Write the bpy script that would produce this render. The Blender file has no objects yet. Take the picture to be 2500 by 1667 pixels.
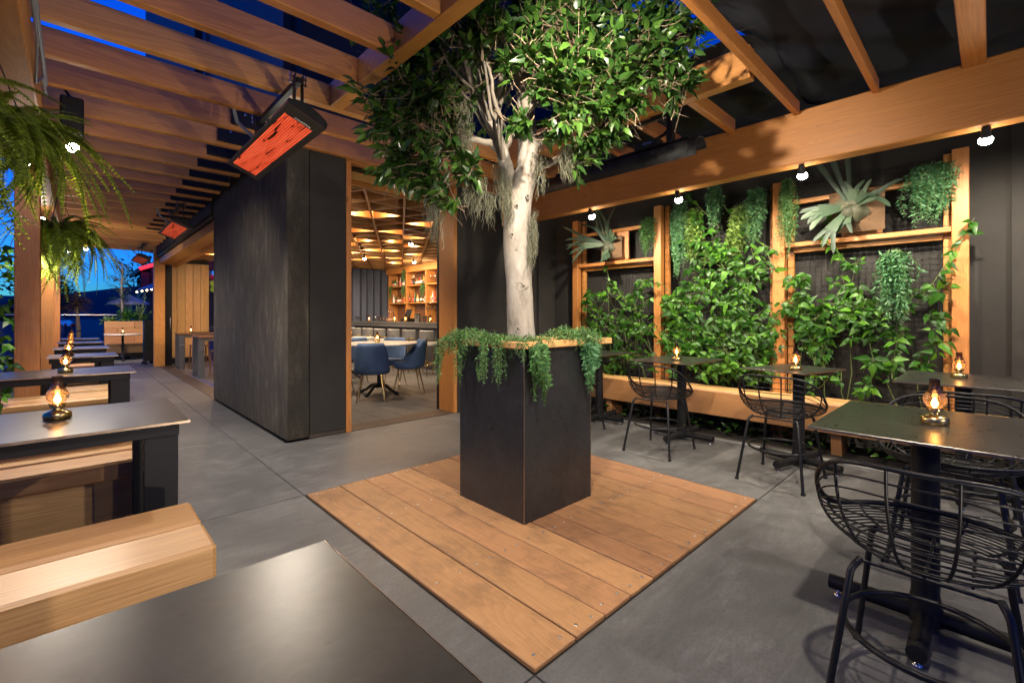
import bpy, math, random
import numpy as np
from mathutils import Vector, Matrix, Euler

R = math.radians
rnd = random.Random(11)
sc = bpy.context.scene
COL = sc.collection

# ------------------------------------------------------------------ camera
CAM_H = 1.39
YAW = R(43.66)
cam_data = bpy.data.cameras.new('camera')
cam = bpy.data.objects.new('camera', cam_data)
COL.objects.link(cam)
cam.location = (0, 0, CAM_H)
cam.rotation_euler = (R(90), 0, -YAW)
cam_data.sensor_width = 36
cam_data.lens = 1117.4 / 2500 * 36
cam_data.shift_y = -(833.5 - 773) / 2500
cam_data.clip_start = 0.05
cam_data.clip_end = 3000
sc.camera = cam

# ------------------------------------------------------------------ dusk sky
world = bpy.data.worlds.new('World')
sc.world = world
world.use_nodes = True
wn = world.node_tree.nodes
wl = world.node_tree.links
wn.clear()
sky = wn.new('ShaderNodeTexSky')
sky.sky_type = 'NISHITA'
sky.sun_disc = False
sky.sun_elevation = R(1.5)
sky.sun_rotation = R(350)
sky.ozone_density = 6.0
sky.air_density = 1.0
sky.dust_density = 0.3
tint = wn.new('ShaderNodeMix')
tint.data_type = 'RGBA'
tint.blend_type = 'MULTIPLY'
tint.inputs[0].default_value = 1.0
tint.inputs[7].default_value = (0.045, 0.40, 1.0, 1)
bg = wn.new('ShaderNodeBackground')
bg.inputs['Strength'].default_value = 0.75
wo = wn.new('ShaderNodeOutputWorld')
wl.new(sky.outputs[0], tint.inputs[6])
wl.new(tint.outputs[2], bg.inputs['Color'])
wl.new(bg.outputs[0], wo.inputs['Surface'])

sc.view_settings.view_transform = 'Standard'
sc.view_settings.look = 'None'
sc.view_settings.exposure = 0.0
sc.view_settings.gamma = 1.0
sc.view_settings.use_curve_mapping = False
sc.cycles.use_denoising = True
sc.cycles.max_bounces = 8
sc.cycles.transparent_max_bounces = 16
sc.cycles.caustics_reflective = False
sc.cycles.caustics_refractive = False
sc.cycles.sample_clamp_indirect = 4.0
sc.cycles.blur_glossy = 1.0

LAMP_K = 2.1          # one knob for all lamps


# ------------------------------------------------------------------ helpers
def pt(vx, vy, X=None, Y=None, d=None):
    """a point of the place on the sight line of a picture position (2352 px wide), on a plane X=, Y= or at depth d"""
    u = (vx * 1.063 - 1250) / 1117.4
    v = -(vy * 1.063 - 773) / 1117.4
    S, Cc = math.sin(YAW), math.cos(YAW)
    r = Vector((S + u * Cc, Cc - u * S, v))
    t = d if d is not None else (X / r.x if X is not None else Y / r.y)
    return r * t + Vector((0, 0, CAM_H))


class MB:
    def __init__(s):
        s.v, s.f, s.sm, s.mi, s.m = [], [], [], [], 0

    def add(s, vs, fs, smooth=False):
        o = len(s.v)
        s.v += [tuple(v) for v in vs]
        s.f += [tuple(i + o for i in f) for f in fs]
        s.sm += [smooth] * len(fs)
        s.mi += [s.m] * len(fs)
        return s

    def box(s, lo, hi, b=0.0, rot=None, c=None):
        lo, hi = Vector(lo), Vector(hi)
        cc = (lo + hi) / 2
        h = (hi - lo) / 2
        vs, fs = box_geo(h.x, h.y, h.z, b)
        if rot is not None:
            m = rot.to_matrix() if isinstance(rot, Euler) else rot
            vs = [m @ Vector(v) for v in vs]
        off = Vector(c) if c is not None else cc
        return s.add([Vector(v) + off for v in vs], fs)

    def tube(s, pts, r, n=6, closed=False, caps=True, smooth=True):
        pts = [Vector(p) for p in pts]
        N = len(pts)
        rs = r if isinstance(r, (list, tuple)) else [r] * N
        vs, fs = [], []
        up = None
        for i, p in enumerate(pts):
            if closed:
                t = pts[(i + 1) % N] - pts[i - 1]
            else:
                t = pts[min(i + 1, N - 1)] - pts[max(i - 1, 0)]
            if t.length < 1e-9:
                t = Vector((0, 0, 1))
            t.normalize()
            if up is None:
                a = Vector((0, 0, 1)) if abs(t.z) < 0.9 else Vector((1, 0, 0))
                up = (a - t * a.dot(t)).normalized()
            else:
                up = up - t * up.dot(t)
                if up.length < 1e-6:
                    a = Vector((0, 0, 1)) if abs(t.z) < 0.9 else Vector((1, 0, 0))
                    up = a - t * a.dot(t)
                up.normalize()
            w = t.cross(up)
            for k in range(n):
                a = 2 * math.pi * k / n
                vs.append(p + (up * math.cos(a) + w * math.sin(a)) * rs[i])
        M = N if closed else N - 1
        for i in range(M):
            j = (i + 1) % N
            for k in range(n):
                k2 = (k + 1) % n
                fs.append((i * n + k, i * n + k2, j * n + k2, j * n + k))
        s.add(vs, fs, smooth)
        if caps and not closed:
            s.add(vs[:n], [tuple(reversed(range(n)))])
            s.add(vs[-n:], [tuple(range(n))])
        return s

    def lathe(s, prof, n=16, c=(0, 0, 0), smooth=True, cap0=True, cap1=True):
        c = Vector(c)
        vs, fs = [], []
        for (r, z) in prof:
            for k in range(n):
                a = 2 * math.pi * k / n
                vs.append(c + Vector((r * math.cos(a), r * math.sin(a), z)))
        for i in range(len(prof) - 1):
            for k in range(n):
                k2 = (k + 1) % n
                fs.append((i * n + k, i * n + k2, (i + 1) * n + k2, (i + 1) * n + k))
        s.add(vs, fs, smooth)
        if cap0:
            s.add(vs[:n], [tuple(reversed(range(n)))])
        if cap1:
            s.add(vs[-n:], [tuple(range(n))])
        return s

    def prism(s, poly, axis, a0, a1):
        """poly: list of 2D points in the plane across axis (0 x: (y,z); 1 y: (x,z); 2 z: (x,y))"""
        def P(p, a):
            if axis == 0:
                return (a, p[0], p[1])
            if axis == 1:
                return (p[0], a, p[1])
            return (p[0], p[1], a)
        n = len(poly)
        vs = [P(p, a0) for p in poly] + [P(p, a1) for p in poly]
        fs = [tuple(range(n)), tuple(reversed(range(n, 2 * n)))]
        for i in range(n):
            j = (i + 1) % n
            fs.append((j, i, n + i, n + j))
        return s.add(vs, fs)

    def grid(s, fn, nu, nv, smooth=True):
        vs = [fn(i / nu, j / nv) for j in range(nv + 1) for i in range(nu + 1)]
        fs = [(j * (nu + 1) + i, j * (nu + 1) + i + 1, (j + 1) * (nu + 1) + i + 1, (j + 1) * (nu + 1) + i)
              for j in range(nv) for i in range(nu)]
        return s.add(vs, fs, smooth)

    def mesh(s, name, mat):
        me = bpy.data.meshes.new(name)
        me.from_pydata(s.v, [], s.f)
        me.polygons.foreach_set('use_smooth', s.sm)
        if isinstance(mat, (list, tuple)):
            for m in mat:
                me.materials.append(m)
            me.polygons.foreach_set('material_index', s.mi)
        elif mat is not None:
            me.materials.append(mat)
        me.update()
        return me

    def build(s, name, mat, parent=None, loc=(0, 0, 0), rot=(0, 0, 0)):
        return link(name, s.mesh(name, mat), parent, loc, rot)


def box_geo(x, y, z, b):
    if b <= 0:
        vs = [(sx * x, sy * y, sz * z) for sz in (-1, 1) for sy in (-1, 1) for sx in (-1, 1)]
        return vs, [(0, 2, 3, 1), (4, 5, 7, 6), (0, 1, 5, 4), (2, 6, 7, 3), (0, 4, 6, 2), (1, 3, 7, 5)]
    b = min(b, x * .45, y * .45, z * .45)
    vs, idx = [], {}
    for sx in (-1, 1):
        for sy in (-1, 1):
            for sz in (-1, 1):
                for a in range(3):
                    p = [sx * x, sy * y, sz * z]
                    for q in range(3):
                        if q != a:
                            p[q] -= (sx, sy, sz)[q] * b
                    idx[(sx, sy, sz, a)] = len(vs)
                    vs.append(tuple(p))
    fs = []

    def face(f, nrm):
        a, c, d = [Vector(vs[i]) for i in f[:3]]
        if (c - a).cross(d - a).dot(Vector(nrm)) < 0:
            f = tuple(reversed(f))
        fs.append(tuple(f))
    for a in range(3):
        o = [q for q in range(3) if q != a]
        for s_ in (-1, 1):
            q4 = []
            for (t, u) in ((-1, -1), (1, -1), (1, 1), (-1, 1)):
                k = [0, 0, 0]
                k[a], k[o[0]], k[o[1]] = s_, t, u
                q4.append(idx[(k[0], k[1], k[2], a)])
            n = [0, 0, 0]
            n[a] = s_
            face(tuple(q4), n)
    for a in range(3):
        o = [q for q in range(3) if q != a]
        for t in (-1, 1):
            for u in (-1, 1):
                k0, k1 = [0, 0, 0], [0, 0, 0]
                k0[a], k1[a] = -1, 1
                for k in (k0, k1):
                    k[o[0]], k[o[1]] = t, u
                n = [0, 0, 0]
                n[o[0]], n[o[1]] = t, u
                face((idx[(*k0, o[0])], idx[(*k1, o[0])], idx[(*k1, o[1])], idx[(*k0, o[1])]), n)
    for sx in (-1, 1):
        for sy in (-1, 1):
            for sz in (-1, 1):
                face(tuple(idx[(sx, sy, sz, a)] for a in range(3)), (sx, sy, sz))
    return vs, fs


def link(name, me, parent=None, loc=(0, 0, 0), rot=(0, 0, 0)):
    o = bpy.data.objects.new(name, me)
    COL.objects.link(o)
    o.location = loc
    o.rotation_euler = rot
    if parent is not None:
        o.parent = parent
    return o


def tag(o, label=None, cat=None, group=None, kind=None):
    if label:
        o['label'] = label
    if cat:
        o['category'] = cat
    if group:
        o['group'] = group
    if kind:
        o['kind'] = kind
    return o


def thing(name, label, cat, loc=(0, 0, 0), rotz=0.0, group=None):
    o = bpy.data.objects.new(name, None)
    COL.objects.link(o)
    o.empty_display_size = 0.1
    o.location = loc
    o.rotation_euler = (0, 0, rotz)
    return tag(o, label, cat, group)


def dup(root, loc, rotz=0.0, label=None, group=None):
    def cp(o, parent):
        c = o.copy()
        COL.objects.link(c)
        if parent is not None:
            c.parent = parent
        for ch in list(o.children):
            cp(ch, c)
        return c
    r = cp(root, None)
    r.location = loc
    r.rotation_euler = (0, 0, rotz)
    if label:
        r['label'] = label
    if group:
        r['group'] = group
    return r


_bm = {}


def board(name, lo, hi, mats, parent=None, b=0.004, axis=None, jig=0.0):
    """one timber or plate as an object of its own with its origin at its middle"""
    lo, hi = Vector(lo), Vector(hi)
    h = (hi - lo) / 2
    if axis is None:
        axis = max(range(3), key=lambda i: h[i])
    mat = mats[axis] if isinstance(mats, (list, tuple)) else mats
    key = (round(h.x, 4), round(h.y, 4), round(h.z, 4), b, mat.name)
    if key not in _bm:
        m = MB()
        m.add(*box_geo(h.x, h.y, h.z, b))
        _bm[key] = m.mesh(name, mat)
    c = (lo + hi) / 2
    if jig:
        c = c + Vector((0, 0, rnd.uniform(-jig, jig)))
    return link(name, _bm[key], parent, c)


def mass_mesh(name, variants, mats_np, mat, which=None):
    """many small real pieces joined into one mesh; variants: list of (verts, faces); mats_np: N x 3 x 4"""
    rng = np.random.RandomState(5)
    N = len(mats_np)
    M = np.array(mats_np, dtype=np.float64).reshape(N, 3, 4)
    if which is None:
        which = rng.randint(0, len(variants), N)
    V, LV, LS, LT = [], [], [], []
    vo = lo = 0
    for k, (bv, bf) in enumerate(variants):
        sel = M[which == k]
        if len(sel) == 0:
            continue
        bv = np.array(bv, dtype=np.float64)
        P = np.einsum('nij,kj->nki', sel[:, :, :3], bv) + sel[:, None, :, 3]
        n, kv = P.shape[:2]
        V.append(P.reshape(-1, 3))
        fl = np.concatenate([np.array(f) for f in bf])
        ft = np.array([len(f) for f in bf])
        LV.append((fl[None, :] + (np.arange(n) * kv)[:, None] + vo).reshape(-1))
        st = np.concatenate([[0], np.cumsum(ft)[:-1]])
        LS.append((st[None, :] + (np.arange(n) * len(fl))[:, None] + lo).reshape(-1))
        LT.append(np.tile(ft, n))
        vo += n * kv
        lo += n * len(fl)
    V = np.concatenate(V)
    LV = np.concatenate(LV)
    LS = np.concatenate(LS)
    LT = np.concatenate(LT)
    me = bpy.data.meshes.new(name)
    me.vertices.add(len(V))
    me.vertices.foreach_set('co', V.ravel())
    me.loops.add(len(LV))
    me.loops.foreach_set('vertex_index', LV.astype(np.int32))
    me.polygons.add(len(LS))
    me.polygons.foreach_set('loop_start', LS.astype(np.int32))
    me.polygons.foreach_set('loop_total', LT.astype(np.int32))
    me.polygons.foreach_set('use_smooth', np.ones(len(LS), dtype=bool))
    me.update(calc_edges=True)
    me.validate()
    me.materials.append(mat)
    return me


# ------------------------------------------------------------------ materials
def new_mat(name):
    m = bpy.data.materials.new(name)
    m.use_nodes = True
    nt = m.node_tree
    nt.nodes.clear()
    out = nt.nodes.new('ShaderNodeOutputMaterial')
    return m, nt, out


class NT:
    def __init__(s, nt):
        s.nt = nt

    def n(s, typ, **kw):
        nd = s.nt.nodes.new(typ)
        ins = kw.pop('ins', {})
        for k, v in kw.items():
            setattr(nd, k, v)
        for k, v in ins.items():
            s.set(nd.inputs[k], v)
        return nd

    def set(s, sock, v):
        if isinstance(v, bpy.types.NodeSocket):
            s.nt.links.new(v, sock)
        else:
            sock.default_value = v

    def math(s, op, a, b=None, c=None):
        nd = s.n('ShaderNodeMath', operation=op)
        s.set(nd.inputs[0], a)
        if b is not None:
            s.set(nd.inputs[1], b)
        if c is not None:
            s.set(nd.inputs[2], c)
        return nd.outputs[0]

    def ramp(s, fac, stops, interp='LINEAR'):
        nd = s.n('ShaderNodeValToRGB')
        nd.color_ramp.interpolation = interp
        el = nd.color_ramp.elements
        while len(el) > 1:
            el.remove(el[-1])
        el[0].position = stops[0][0]
        el[0].color = (*stops[0][1], 1) if len(stops[0][1]) == 3 else stops[0][1]
        for p, c in stops[1:]:
            e = el.new(p)
            e.color = (*c, 1) if len(c) == 3 else c
        s.set(nd.inputs[0], fac)
        return nd.outputs[0]

    def noise(s, vec, scale, detail=3, rough=0.55, dist=0.0):
        nd = s.n('ShaderNodeTexNoise')
        s.set(nd.inputs['Vector'], vec)
        nd.inputs['Scale'].default_value = scale
        nd.inputs['Detail'].default_value = detail
        nd.inputs['Roughness'].default_value = rough
        nd.inputs['Distortion'].default_value = dist
        return nd.outputs[0]

    def vscale(s, vec, sc_):
        nd = s.n('ShaderNodeMapping')
        s.set(nd.inputs['Vector'], vec)
        nd.inputs['Scale'].default_value = sc_
        return nd.outputs[0]

    def mix(s, fac, a, b, blend='MIX'):
        nd = s.n('ShaderNodeMix', data_type='RGBA', blend_type=blend)
        s.set(nd.inputs[0], fac)
        s.set(nd.inputs[6], a if not isinstance(a, tuple) else (*a, 1) if len(a) == 3 else a)
        s.set(nd.inputs[7], b if not isinstance(b, tuple) else (*b, 1) if len(b) == 3 else b)
        return nd.outputs[2]

    def bump(s, h, strength=0.2, dist=0.01):
        nd = s.n('ShaderNodeBump')
        nd.inputs['Strength'].default_value = strength
        nd.inputs['Distance'].default_value = dist
        s.set(nd.inputs['Height'], h)
        return nd.outputs[0]

    def objco(s, jitter=True):
        tc = s.n('ShaderNodeTexCoord')
        if not jitter:
            return tc.outputs['Object']
        oi = s.n('ShaderNodeObjectInfo')
        k = s.math('MULTIPLY', oi.outputs['Random'], 37.0)
        cx = s.n('ShaderNodeCombineXYZ')
        for i in range(3):
            s.set(cx.inputs[i], k)
        ad = s.n('ShaderNodeVectorMath', operation='ADD')
        s.set(ad.inputs[0], tc.outputs['Object'])
        s.set(ad.inputs[1], cx.outputs[0])
        return ad.outputs[0]

    def rand(s):
        return s.n('ShaderNodeObjectInfo').outputs['Random']

    def bsdf(s, out, **ins):
        b = s.n('ShaderNodeBsdfPrincipled')
        for k, v in ins.items():
            k = k.replace('_', ' ')
            if isinstance(v, tuple) and len(v) == 3 and 'Color' in k:
                v = (*v, 1)
            s.set(b.inputs[k], v)
        s.nt.links.new(b.outputs[0], out.inputs['Surface'])
        return b


def plain(name, col, rough=0.5, metal=0.0, spec=0.5, bumps=None, var=0.15, coat=0.0):
    m, nt, out = new_mat(name)
    t = NT(nt)
    co = t.objco()
    n = t.noise(co, 6.0, 4)
    c = t.mix(n, tuple(max(0, x * (1 - var)) for x in col), tuple(min(1, x * (1 + var)) for x in col))
    kw = dict(Base_Color=c, Roughness=rough, Metallic=metal, Coat_Weight=coat)
    kw['Specular_IOR_Level'] = spec
    if bumps:
        kw['Normal'] = t.bump(t.noise(co, bumps[0], 3), bumps[1], 0.004)
    t.bsdf(out, **kw)
    return m


def wood(name, light, dark, rough=0.45, knots=1.0, contrast=1.0, dirt=None, ring=13.0, coat=0.0, fibre=0.25):
    """sawn softwood: ring contours drawn out along the grain, fibres and knots; three versions for the grain axis"""
    res = []
    for ax in range(3):
        m, nt, out = new_mat(f'{name}_{"xyz"[ax]}')
        t = NT(nt)
        co = t.objco()
        st = [1.0, 1.0, 1.0]
        st[ax] = 0.085
        v = t.vscale(co, tuple(st))
        st2 = [1.0, 1.0, 1.0]
        st2[ax] = 0.45
        vk = t.vscale(co, tuple(st2))
        vor = t.n('ShaderNodeTexVoronoi', feature='F1')
        t.set(vor.inputs['Vector'], vk)
        vor.inputs['Scale'].default_value = 2.3
        kd = vor.outputs['Distance']
        warp = t.math('MULTIPLY', t.math('POWER', 2.718, t.math('MULTIPLY', kd, -13.0)), 1.1 * knots)
        f = t.math('ADD', t.math('MULTIPLY', t.noise(v, 3.2, 1.5, 0.45, 0.25), 3.4), warp)
        rings = t.math('FRACT', t.math('MULTIPLY', f, ring / 3.0))
        rings = t.math('SMOOTH_MIN', rings, t.math('MULTIPLY', t.math('SUBTRACT', 1.0, rings), 3.0), 0.15)
        st3 = [150.0, 150.0, 150.0]
        st3[ax] = 3.5
        fib = t.noise(t.vscale(co, tuple(st3)), 1.0, 2)
        broad = t.noise(v, 1.1, 2)
        c = t.mix(t.ramp(rings, [(0.0, (0, 0, 0)), (0.75, (1, 1, 1))]),
                  tuple(l + (d - l) * 0.62 * contrast for l, d in zip(light, dark)), light)
        c = t.mix(t.ramp(broad, [(0.3, (0, 0, 0)), (0.7, (1, 1, 1))]), c, t.mix(0.45, c, dark), 'MIX')
        c = t.mix(fibre, c, t.ramp(fib, [(0.3, tuple(x * 0.6 for x in dark)), (0.65, tuple(min(1, x * 1.15) for x in light))]))
        # knots
        kmask = t.ramp(kd, [(0.0, (1, 1, 1)), (0.040 * knots + 1e-4, (1, 1, 1)), (0.075 * knots + 2e-4, (0, 0, 0))])
        sep = t.n('ShaderNodeSeparateColor')
        t.set(sep.inputs[0], vor.outputs['Color'])
        has = t.math('GREATER_THAN', sep.outputs[0], 0.55)
        kd_col = tuple(x * 0.22 for x in dark)
        c = t.mix(t.math('MULTIPLY', t.math('MULTIPLY', kmask, has), 0.85), c, kd_col)
        if dirt is not None:
            dn = t.math('ADD', t.math('MULTIPLY', t.noise(co, 3.1, 6, 0.68, 0.8), 0.6), t.math('MULTIPLY', t.noise(t.vscale(co, (3.0, 1.0, 3.0)), 5.0, 6, 0.7, 1.2), 0.4))
            c = t.mix(t.ramp(dn, [(0.47, (0, 0, 0)), (0.66, (1, 1, 1))]), c, t.mix(0.6, c, dirt))
        hs = t.n('ShaderNodeHueSaturation')
        r = t.rand()
        t.set(hs.inputs['Value'], t.math('ADD', t.math('MULTIPLY', r, 0.3), 0.85))
        t.set(hs.inputs['Hue'], t.math('ADD', t.math('MULTIPLY', t.math('FRACT', t.math('MULTIPLY', r, 7.3)), 0.012), 0.494))
        t.set(hs.inputs['Color'], c)
        h = t.math('ADD', t.math('MULTIPLY', rings, 0.4), fib)
        ro = t.math('ADD', t.math('MULTIPLY', fib, 0.2), rough - 0.1)
        t.bsdf(out, Base_Color=hs.outputs[0], Roughness=ro, Normal=t.bump(h, 0.22, 0.003), Coat_Weight=coat, Coat_Roughness=0.3)
        res.append(m)
    return res


FIR = wood('fir', (0.57, 0.248, 0.058), (0.35, 0.125, 0.028), 0.5, contrast=0.9, ring=38.0, coat=0.03)
PALE = wood('pale_fir', (0.62, 0.36, 0.135), (0.43, 0.21, 0.068), 0.45, contrast=1.25, ring=42.0, coat=0.06, fibre=0.33)
REDW = wood('bench_fir', (0.47, 0.22, 0.088), (0.31, 0.125, 0.046), 0.45, contrast=0.8, ring=36.0, coat=0.04)
DECK = wood('deck_fir', (0.385, 0.200, 0.088), (0.235, 0.115, 0.047), 0.6, contrast=0.85, ring=34.0, dirt=(0.075, 0.042, 0.024))
CEIL = wood('ceiling_ply', (0.46, 0.235, 0.085), (0.33, 0.15, 0.05), 0.5, knots=0.6, contrast=0.5)
BROWN = wood('brown_wood', (0.20, 0.095, 0.045), (0.10, 0.045, 0.022), 0.45)


def mat_concrete():
    m, nt, out = new_mat('dark_concrete')
    t = NT(nt)
    tc = t.n('ShaderNodeTexCoord')
    geo = t.n('ShaderNodeNewGeometry')
    co = geo.outputs['Position']
    a = t.noise(t.vscale(co, (1, 1, 1)), 0.9, 5, 0.6, 0.6)
    b = t.noise(co, 3.5, 6, 0.65, 1.2)
    c3 = t.noise(co, 60, 3, 0.6)
    st = t.noise(t.vscale(co, (1.2, 7, 1)), 2.5, 5, 0.65, 1.0)
    mixv = t.math('ADD', t.math('MULTIPLY', a, 0.5), t.math('ADD', t.math('MULTIPLY', b, 0.32), t.math('MULTIPLY', st, 0.28)))
    col = t.ramp(mixv, [(0.34, (0.056, 0.0555, 0.054)), (0.54, (0.094, 0.093, 0.0905)), (0.70, (0.165, 0.163, 0.158))])
    col = t.mix(t.math('MULTIPLY', t.ramp(c3, [(0.45, (0, 0, 0)), (0.7, (1, 1, 1))]), 0.4), col, (0.045, 0.045, 0.045))
    oi = t.rand()
    hs = t.n('ShaderNodeHueSaturation')
    t.set(hs.inputs['Color'], col)
    t.set(hs.inputs['Value'], t.math('ADD', t.math('MULTIPLY', oi, 0.12), 0.94))
    ro = t.ramp(b, [(0.3, (0.47, 0.47, 0.47)), (0.7, (0.66, 0.66, 0.66))])
    h = t.math('ADD', t.math('MULTIPLY', c3, 0.6), t.math('MULTIPLY', st, 0.4))
    t.bsdf(out, Base_Color=hs.outputs[0], Roughness=ro, Normal=t.bump(h, 0.12, 0.004))
    return m


def mat_steel(name, base, rough, metal=0.85, scratch=0.5, rust=0.0, bump=0.05, rvar=0.15, fleck=0.7):
    m, nt, out = new_mat(name)
    t = NT(nt)
    co = t.objco()
    a = t.noise(co, 2.2, 5, 0.6, 0.5)
    b = t.noise(co, 14, 6, 0.7, 1.5)
    s1 = t.noise(t.vscale(co, (1.0, 9, 9)), 9, 5, 0.7, 2.0)
    col = t.ramp(t.math('ADD', t.math('MULTIPLY', a, 0.6), t.math('MULTIPLY', b, 0.4)),
                 [(0.3, tuple(x * 0.6 for x in base)), (0.55, base), (0.75, tuple(x * 1.5 for x in base))])
    if scratch:
        col = t.mix(t.ramp(s1, [(0.57, (0, 0, 0)), (0.72, (scratch, scratch, scratch))]), col, tuple(min(1, x * 2.6) for x in base))
    if rust:
        rn = t.noise(co, 5, 6, 0.7)
        col = t.mix(t.ramp(rn, [(0.55, (0, 0, 0)), (0.75, (rust, rust, rust))]), col, (0.10, 0.045, 0.02))
    fl = t.noise(t.vscale(co, (1.0, 2.6, 1.0)), 42, 3, 0.6, 0.4)
    col = t.mix(t.ramp(fl, [(0.68, (0, 0, 0)), (0.74, (fleck, fleck, fleck))]), col, tuple(x * 0.4 for x in base))
    ro = t.ramp(b, [(0.3, (rough * (1 - rvar),) * 3), (0.7, (min(1, rough * (1 + rvar)),) * 3)])
    t.bsdf(out, Base_Color=col, Metallic=metal, Roughness=ro, Normal=t.bump(t.noise(co, 160, 2), bump, 0.0008))
    return m


def mat_plaster():
    m, nt, out = new_mat('black_plaster')
    t = NT(nt)
    co = t.objco(False)
    g = t.noise(co, 90, 4, 0.7)
    s = t.noise(t.vscale(co, (3, 3, 1.0)), 2.6, 7, 0.72, 0.5)
    w = t.noise(co, 1.3, 3)
    col = t.ramp(t.math('ADD', t.math('MULTIPLY', s, 0.6), t.math('MULTIPLY', g, 0.4)),
                 [(0.35, (0.026, 0.022, 0.0165)), (0.53, (0.052, 0.045, 0.034)), (0.68, (0.14, 0.124, 0.095))])
    col = t.mix(t.ramp(w, [(0.4, (0, 0, 0)), (0.7, (0.5, 0.5, 0.5))]), col, (0.022, 0.021, 0.02))
    h = t.math('ADD', g, t.math('MULTIPLY', s, 0.5))
    t.bsdf(out, Base_Color=col, Roughness=0.8, Specular_IOR_Level=0.25, Normal=t.bump(h, 0.7, 0.008))
    return m


def mat_leaf(name, base, light, rough=0.3, trans=0.3, coat=0.0):
    m, nt, out = new_mat(name)
    t = NT(nt)
    geo = t.n('ShaderNodeNewGeometry')
    r = t.math('FRACT', t.math('ADD', geo.outputs['Random Per Island'], t.math('MULTIPLY', t.rand(), 3.7)))
    tc = t.n('ShaderNodeTexCoord')
    c = t.ramp(r, [(0.0, tuple(x * 0.65 for x in base)), (0.6, base), (0.85, light), (1.0, tuple(x * 1.15 for x in light))])
    n = t.noise(tc.outputs['Object'], 25, 2)
    c = t.mix(t.math('MULTIPLY', n, 0.35), c, tuple(x * 0.55 for x in base))
    p = t.n('ShaderNodeBsdfPrincipled')
    t.set(p.inputs['Base Color'], c)
    p.inputs['Roughness'].default_value = rough
    p.inputs['Coat Weight'].default_value = coat
    p.inputs['Specular IOR Level'].default_value = 0.36
    tr = t.n('ShaderNodeBsdfTranslucent')
    t.set(tr.inputs['Color'], t.mix(1.0, c, (1.35, 1.25, 0.45), 'MULTIPLY'))
    mx = t.n('ShaderNodeMixShader')
    mx.inputs[0].default_value = trans
    nt.links.new(p.outputs[0], mx.inputs[1])
    nt.links.new(tr.outputs[0], mx.inputs[2])
    nt.links.new(mx.outputs[0], out.inputs['Surface'])
    return m


def mat_emit(name, col, strength):
    m, nt, out = new_mat(name)
    e = nt.nodes.new('ShaderNodeEmission')
    e.inputs[0].default_value = (*col, 1)
    e.inputs[1].default_value = strength
    nt.links.new(e.outputs[0], out.inputs['Surface'])
    return m


def mat_glass(name, tintc, amount=0.08, haze=0.0):
    m, nt, out = new_mat(name)
    t = NT(nt)
    tr = t.n('ShaderNodeBsdfTransparent', ins={'Color': (*tintc, 1)})
    gl = t.n('ShaderNodeBsdfGlossy', ins={'Color': (1, 1, 1, 1), 'Roughness': 0.03})
    fr = t.n('ShaderNodeFresnel', ins={'IOR': 1.45})
    mx = t.n('ShaderNodeMixShader')
    t.set(mx.inputs[0], t.math('ADD', t.math('MULTIPLY', fr.outputs[0], 0.7), amount * 0.3))
    base = tr.outputs[0]
    if haze:
        tl = t.n('ShaderNodeBsdfTranslucent', ins={'Color': (tintc[0], tintc[1] * .8, tintc[2] * .6, 1)})
        hz = t.n('ShaderNodeMixShader', ins={0: haze})
        nt.links.new(tr.outputs[0], hz.inputs[1])
        nt.links.new(tl.outputs[0], hz.inputs[2])
        base = hz.outputs[0]
    nt.links.new(base, mx.inputs[1])
    nt.links.new(gl.outputs[0], mx.inputs[2])
    nt.links.new(mx.outputs[0], out.inputs['Surface'])
    return m


def mat_bark():
    m, nt, out = new_mat('pale_bark')
    t = NT(nt)
    co = t.objco(False)
    a = t.noise(t.vscale(co, (1, 1, 0.35)), 9, 5, 0.6, 0.5)
    b = t.noise(t.vscale(co, (1, 1, 0.6)), 40, 4, 0.7)
    vor = t.n('ShaderNodeTexVoronoi', feature='F1')
    t.set(vor.inputs['Vector'], t.vscale(co, (1, 1, 0.7)))
    vor.inputs['Scale'].default_value = 8.0
    spot = t.ramp(vor.outputs['Distance'], [(0.06, (1, 1, 1)), (0.14, (0, 0, 0))])
    sep = t.n('ShaderNodeSeparateColor')
    t.set(sep.inputs[0], vor.outputs['Color'])
    has = t.math('GREATER_THAN', sep.outputs[0], 0.62)
    col = t.ramp(a, [(0.28, (0.10, 0.084, 0.064)), (0.46, (0.215, 0.192, 0.160)), (0.62, (0.265, 0.242, 0.208)), (0.75, (0.36, 0.335, 0.295))])
    col = t.mix(t.ramp(b, [(0.5, (0, 0, 0)), (0.75, (0.7, 0.7, 0.7))]), col, (0.20, 0.155, 0.11))
    red = t.noise(t.vscale(co, (1, 1, 0.3)), 5.5, 5, 0.65, 0.8)
    col = t.mix(t.ramp(red, [(0.56, (0, 0, 0)), (0.66, (0.75, 0.75, 0.75))]), col, (0.20, 0.125, 0.085))
    crk = t.noise(t.vscale(co, (1, 1, 0.22)), 16, 6, 0.7, 1.2)
    col = t.mix(t.ramp(crk, [(0.60, (0, 0, 0)), (0.70, (0.8, 0.8, 0.8))]), col, (0.07, 0.055, 0.042))
    col = t.mix(t.math('MULTIPLY', t.math('MULTIPLY', spot, has), 0.9), col, (0.03, 0.022, 0.016))
    h = t.math('ADD', a, t.math('ADD', t.math('MULTIPLY', b, 0.6), t.math('MULTIPLY', crk, -0.6)))
    t.bsdf(out, Base_Color=col, Roughness=0.8, Normal=t.bump(h, 0.5, 0.012))
    return m


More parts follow.
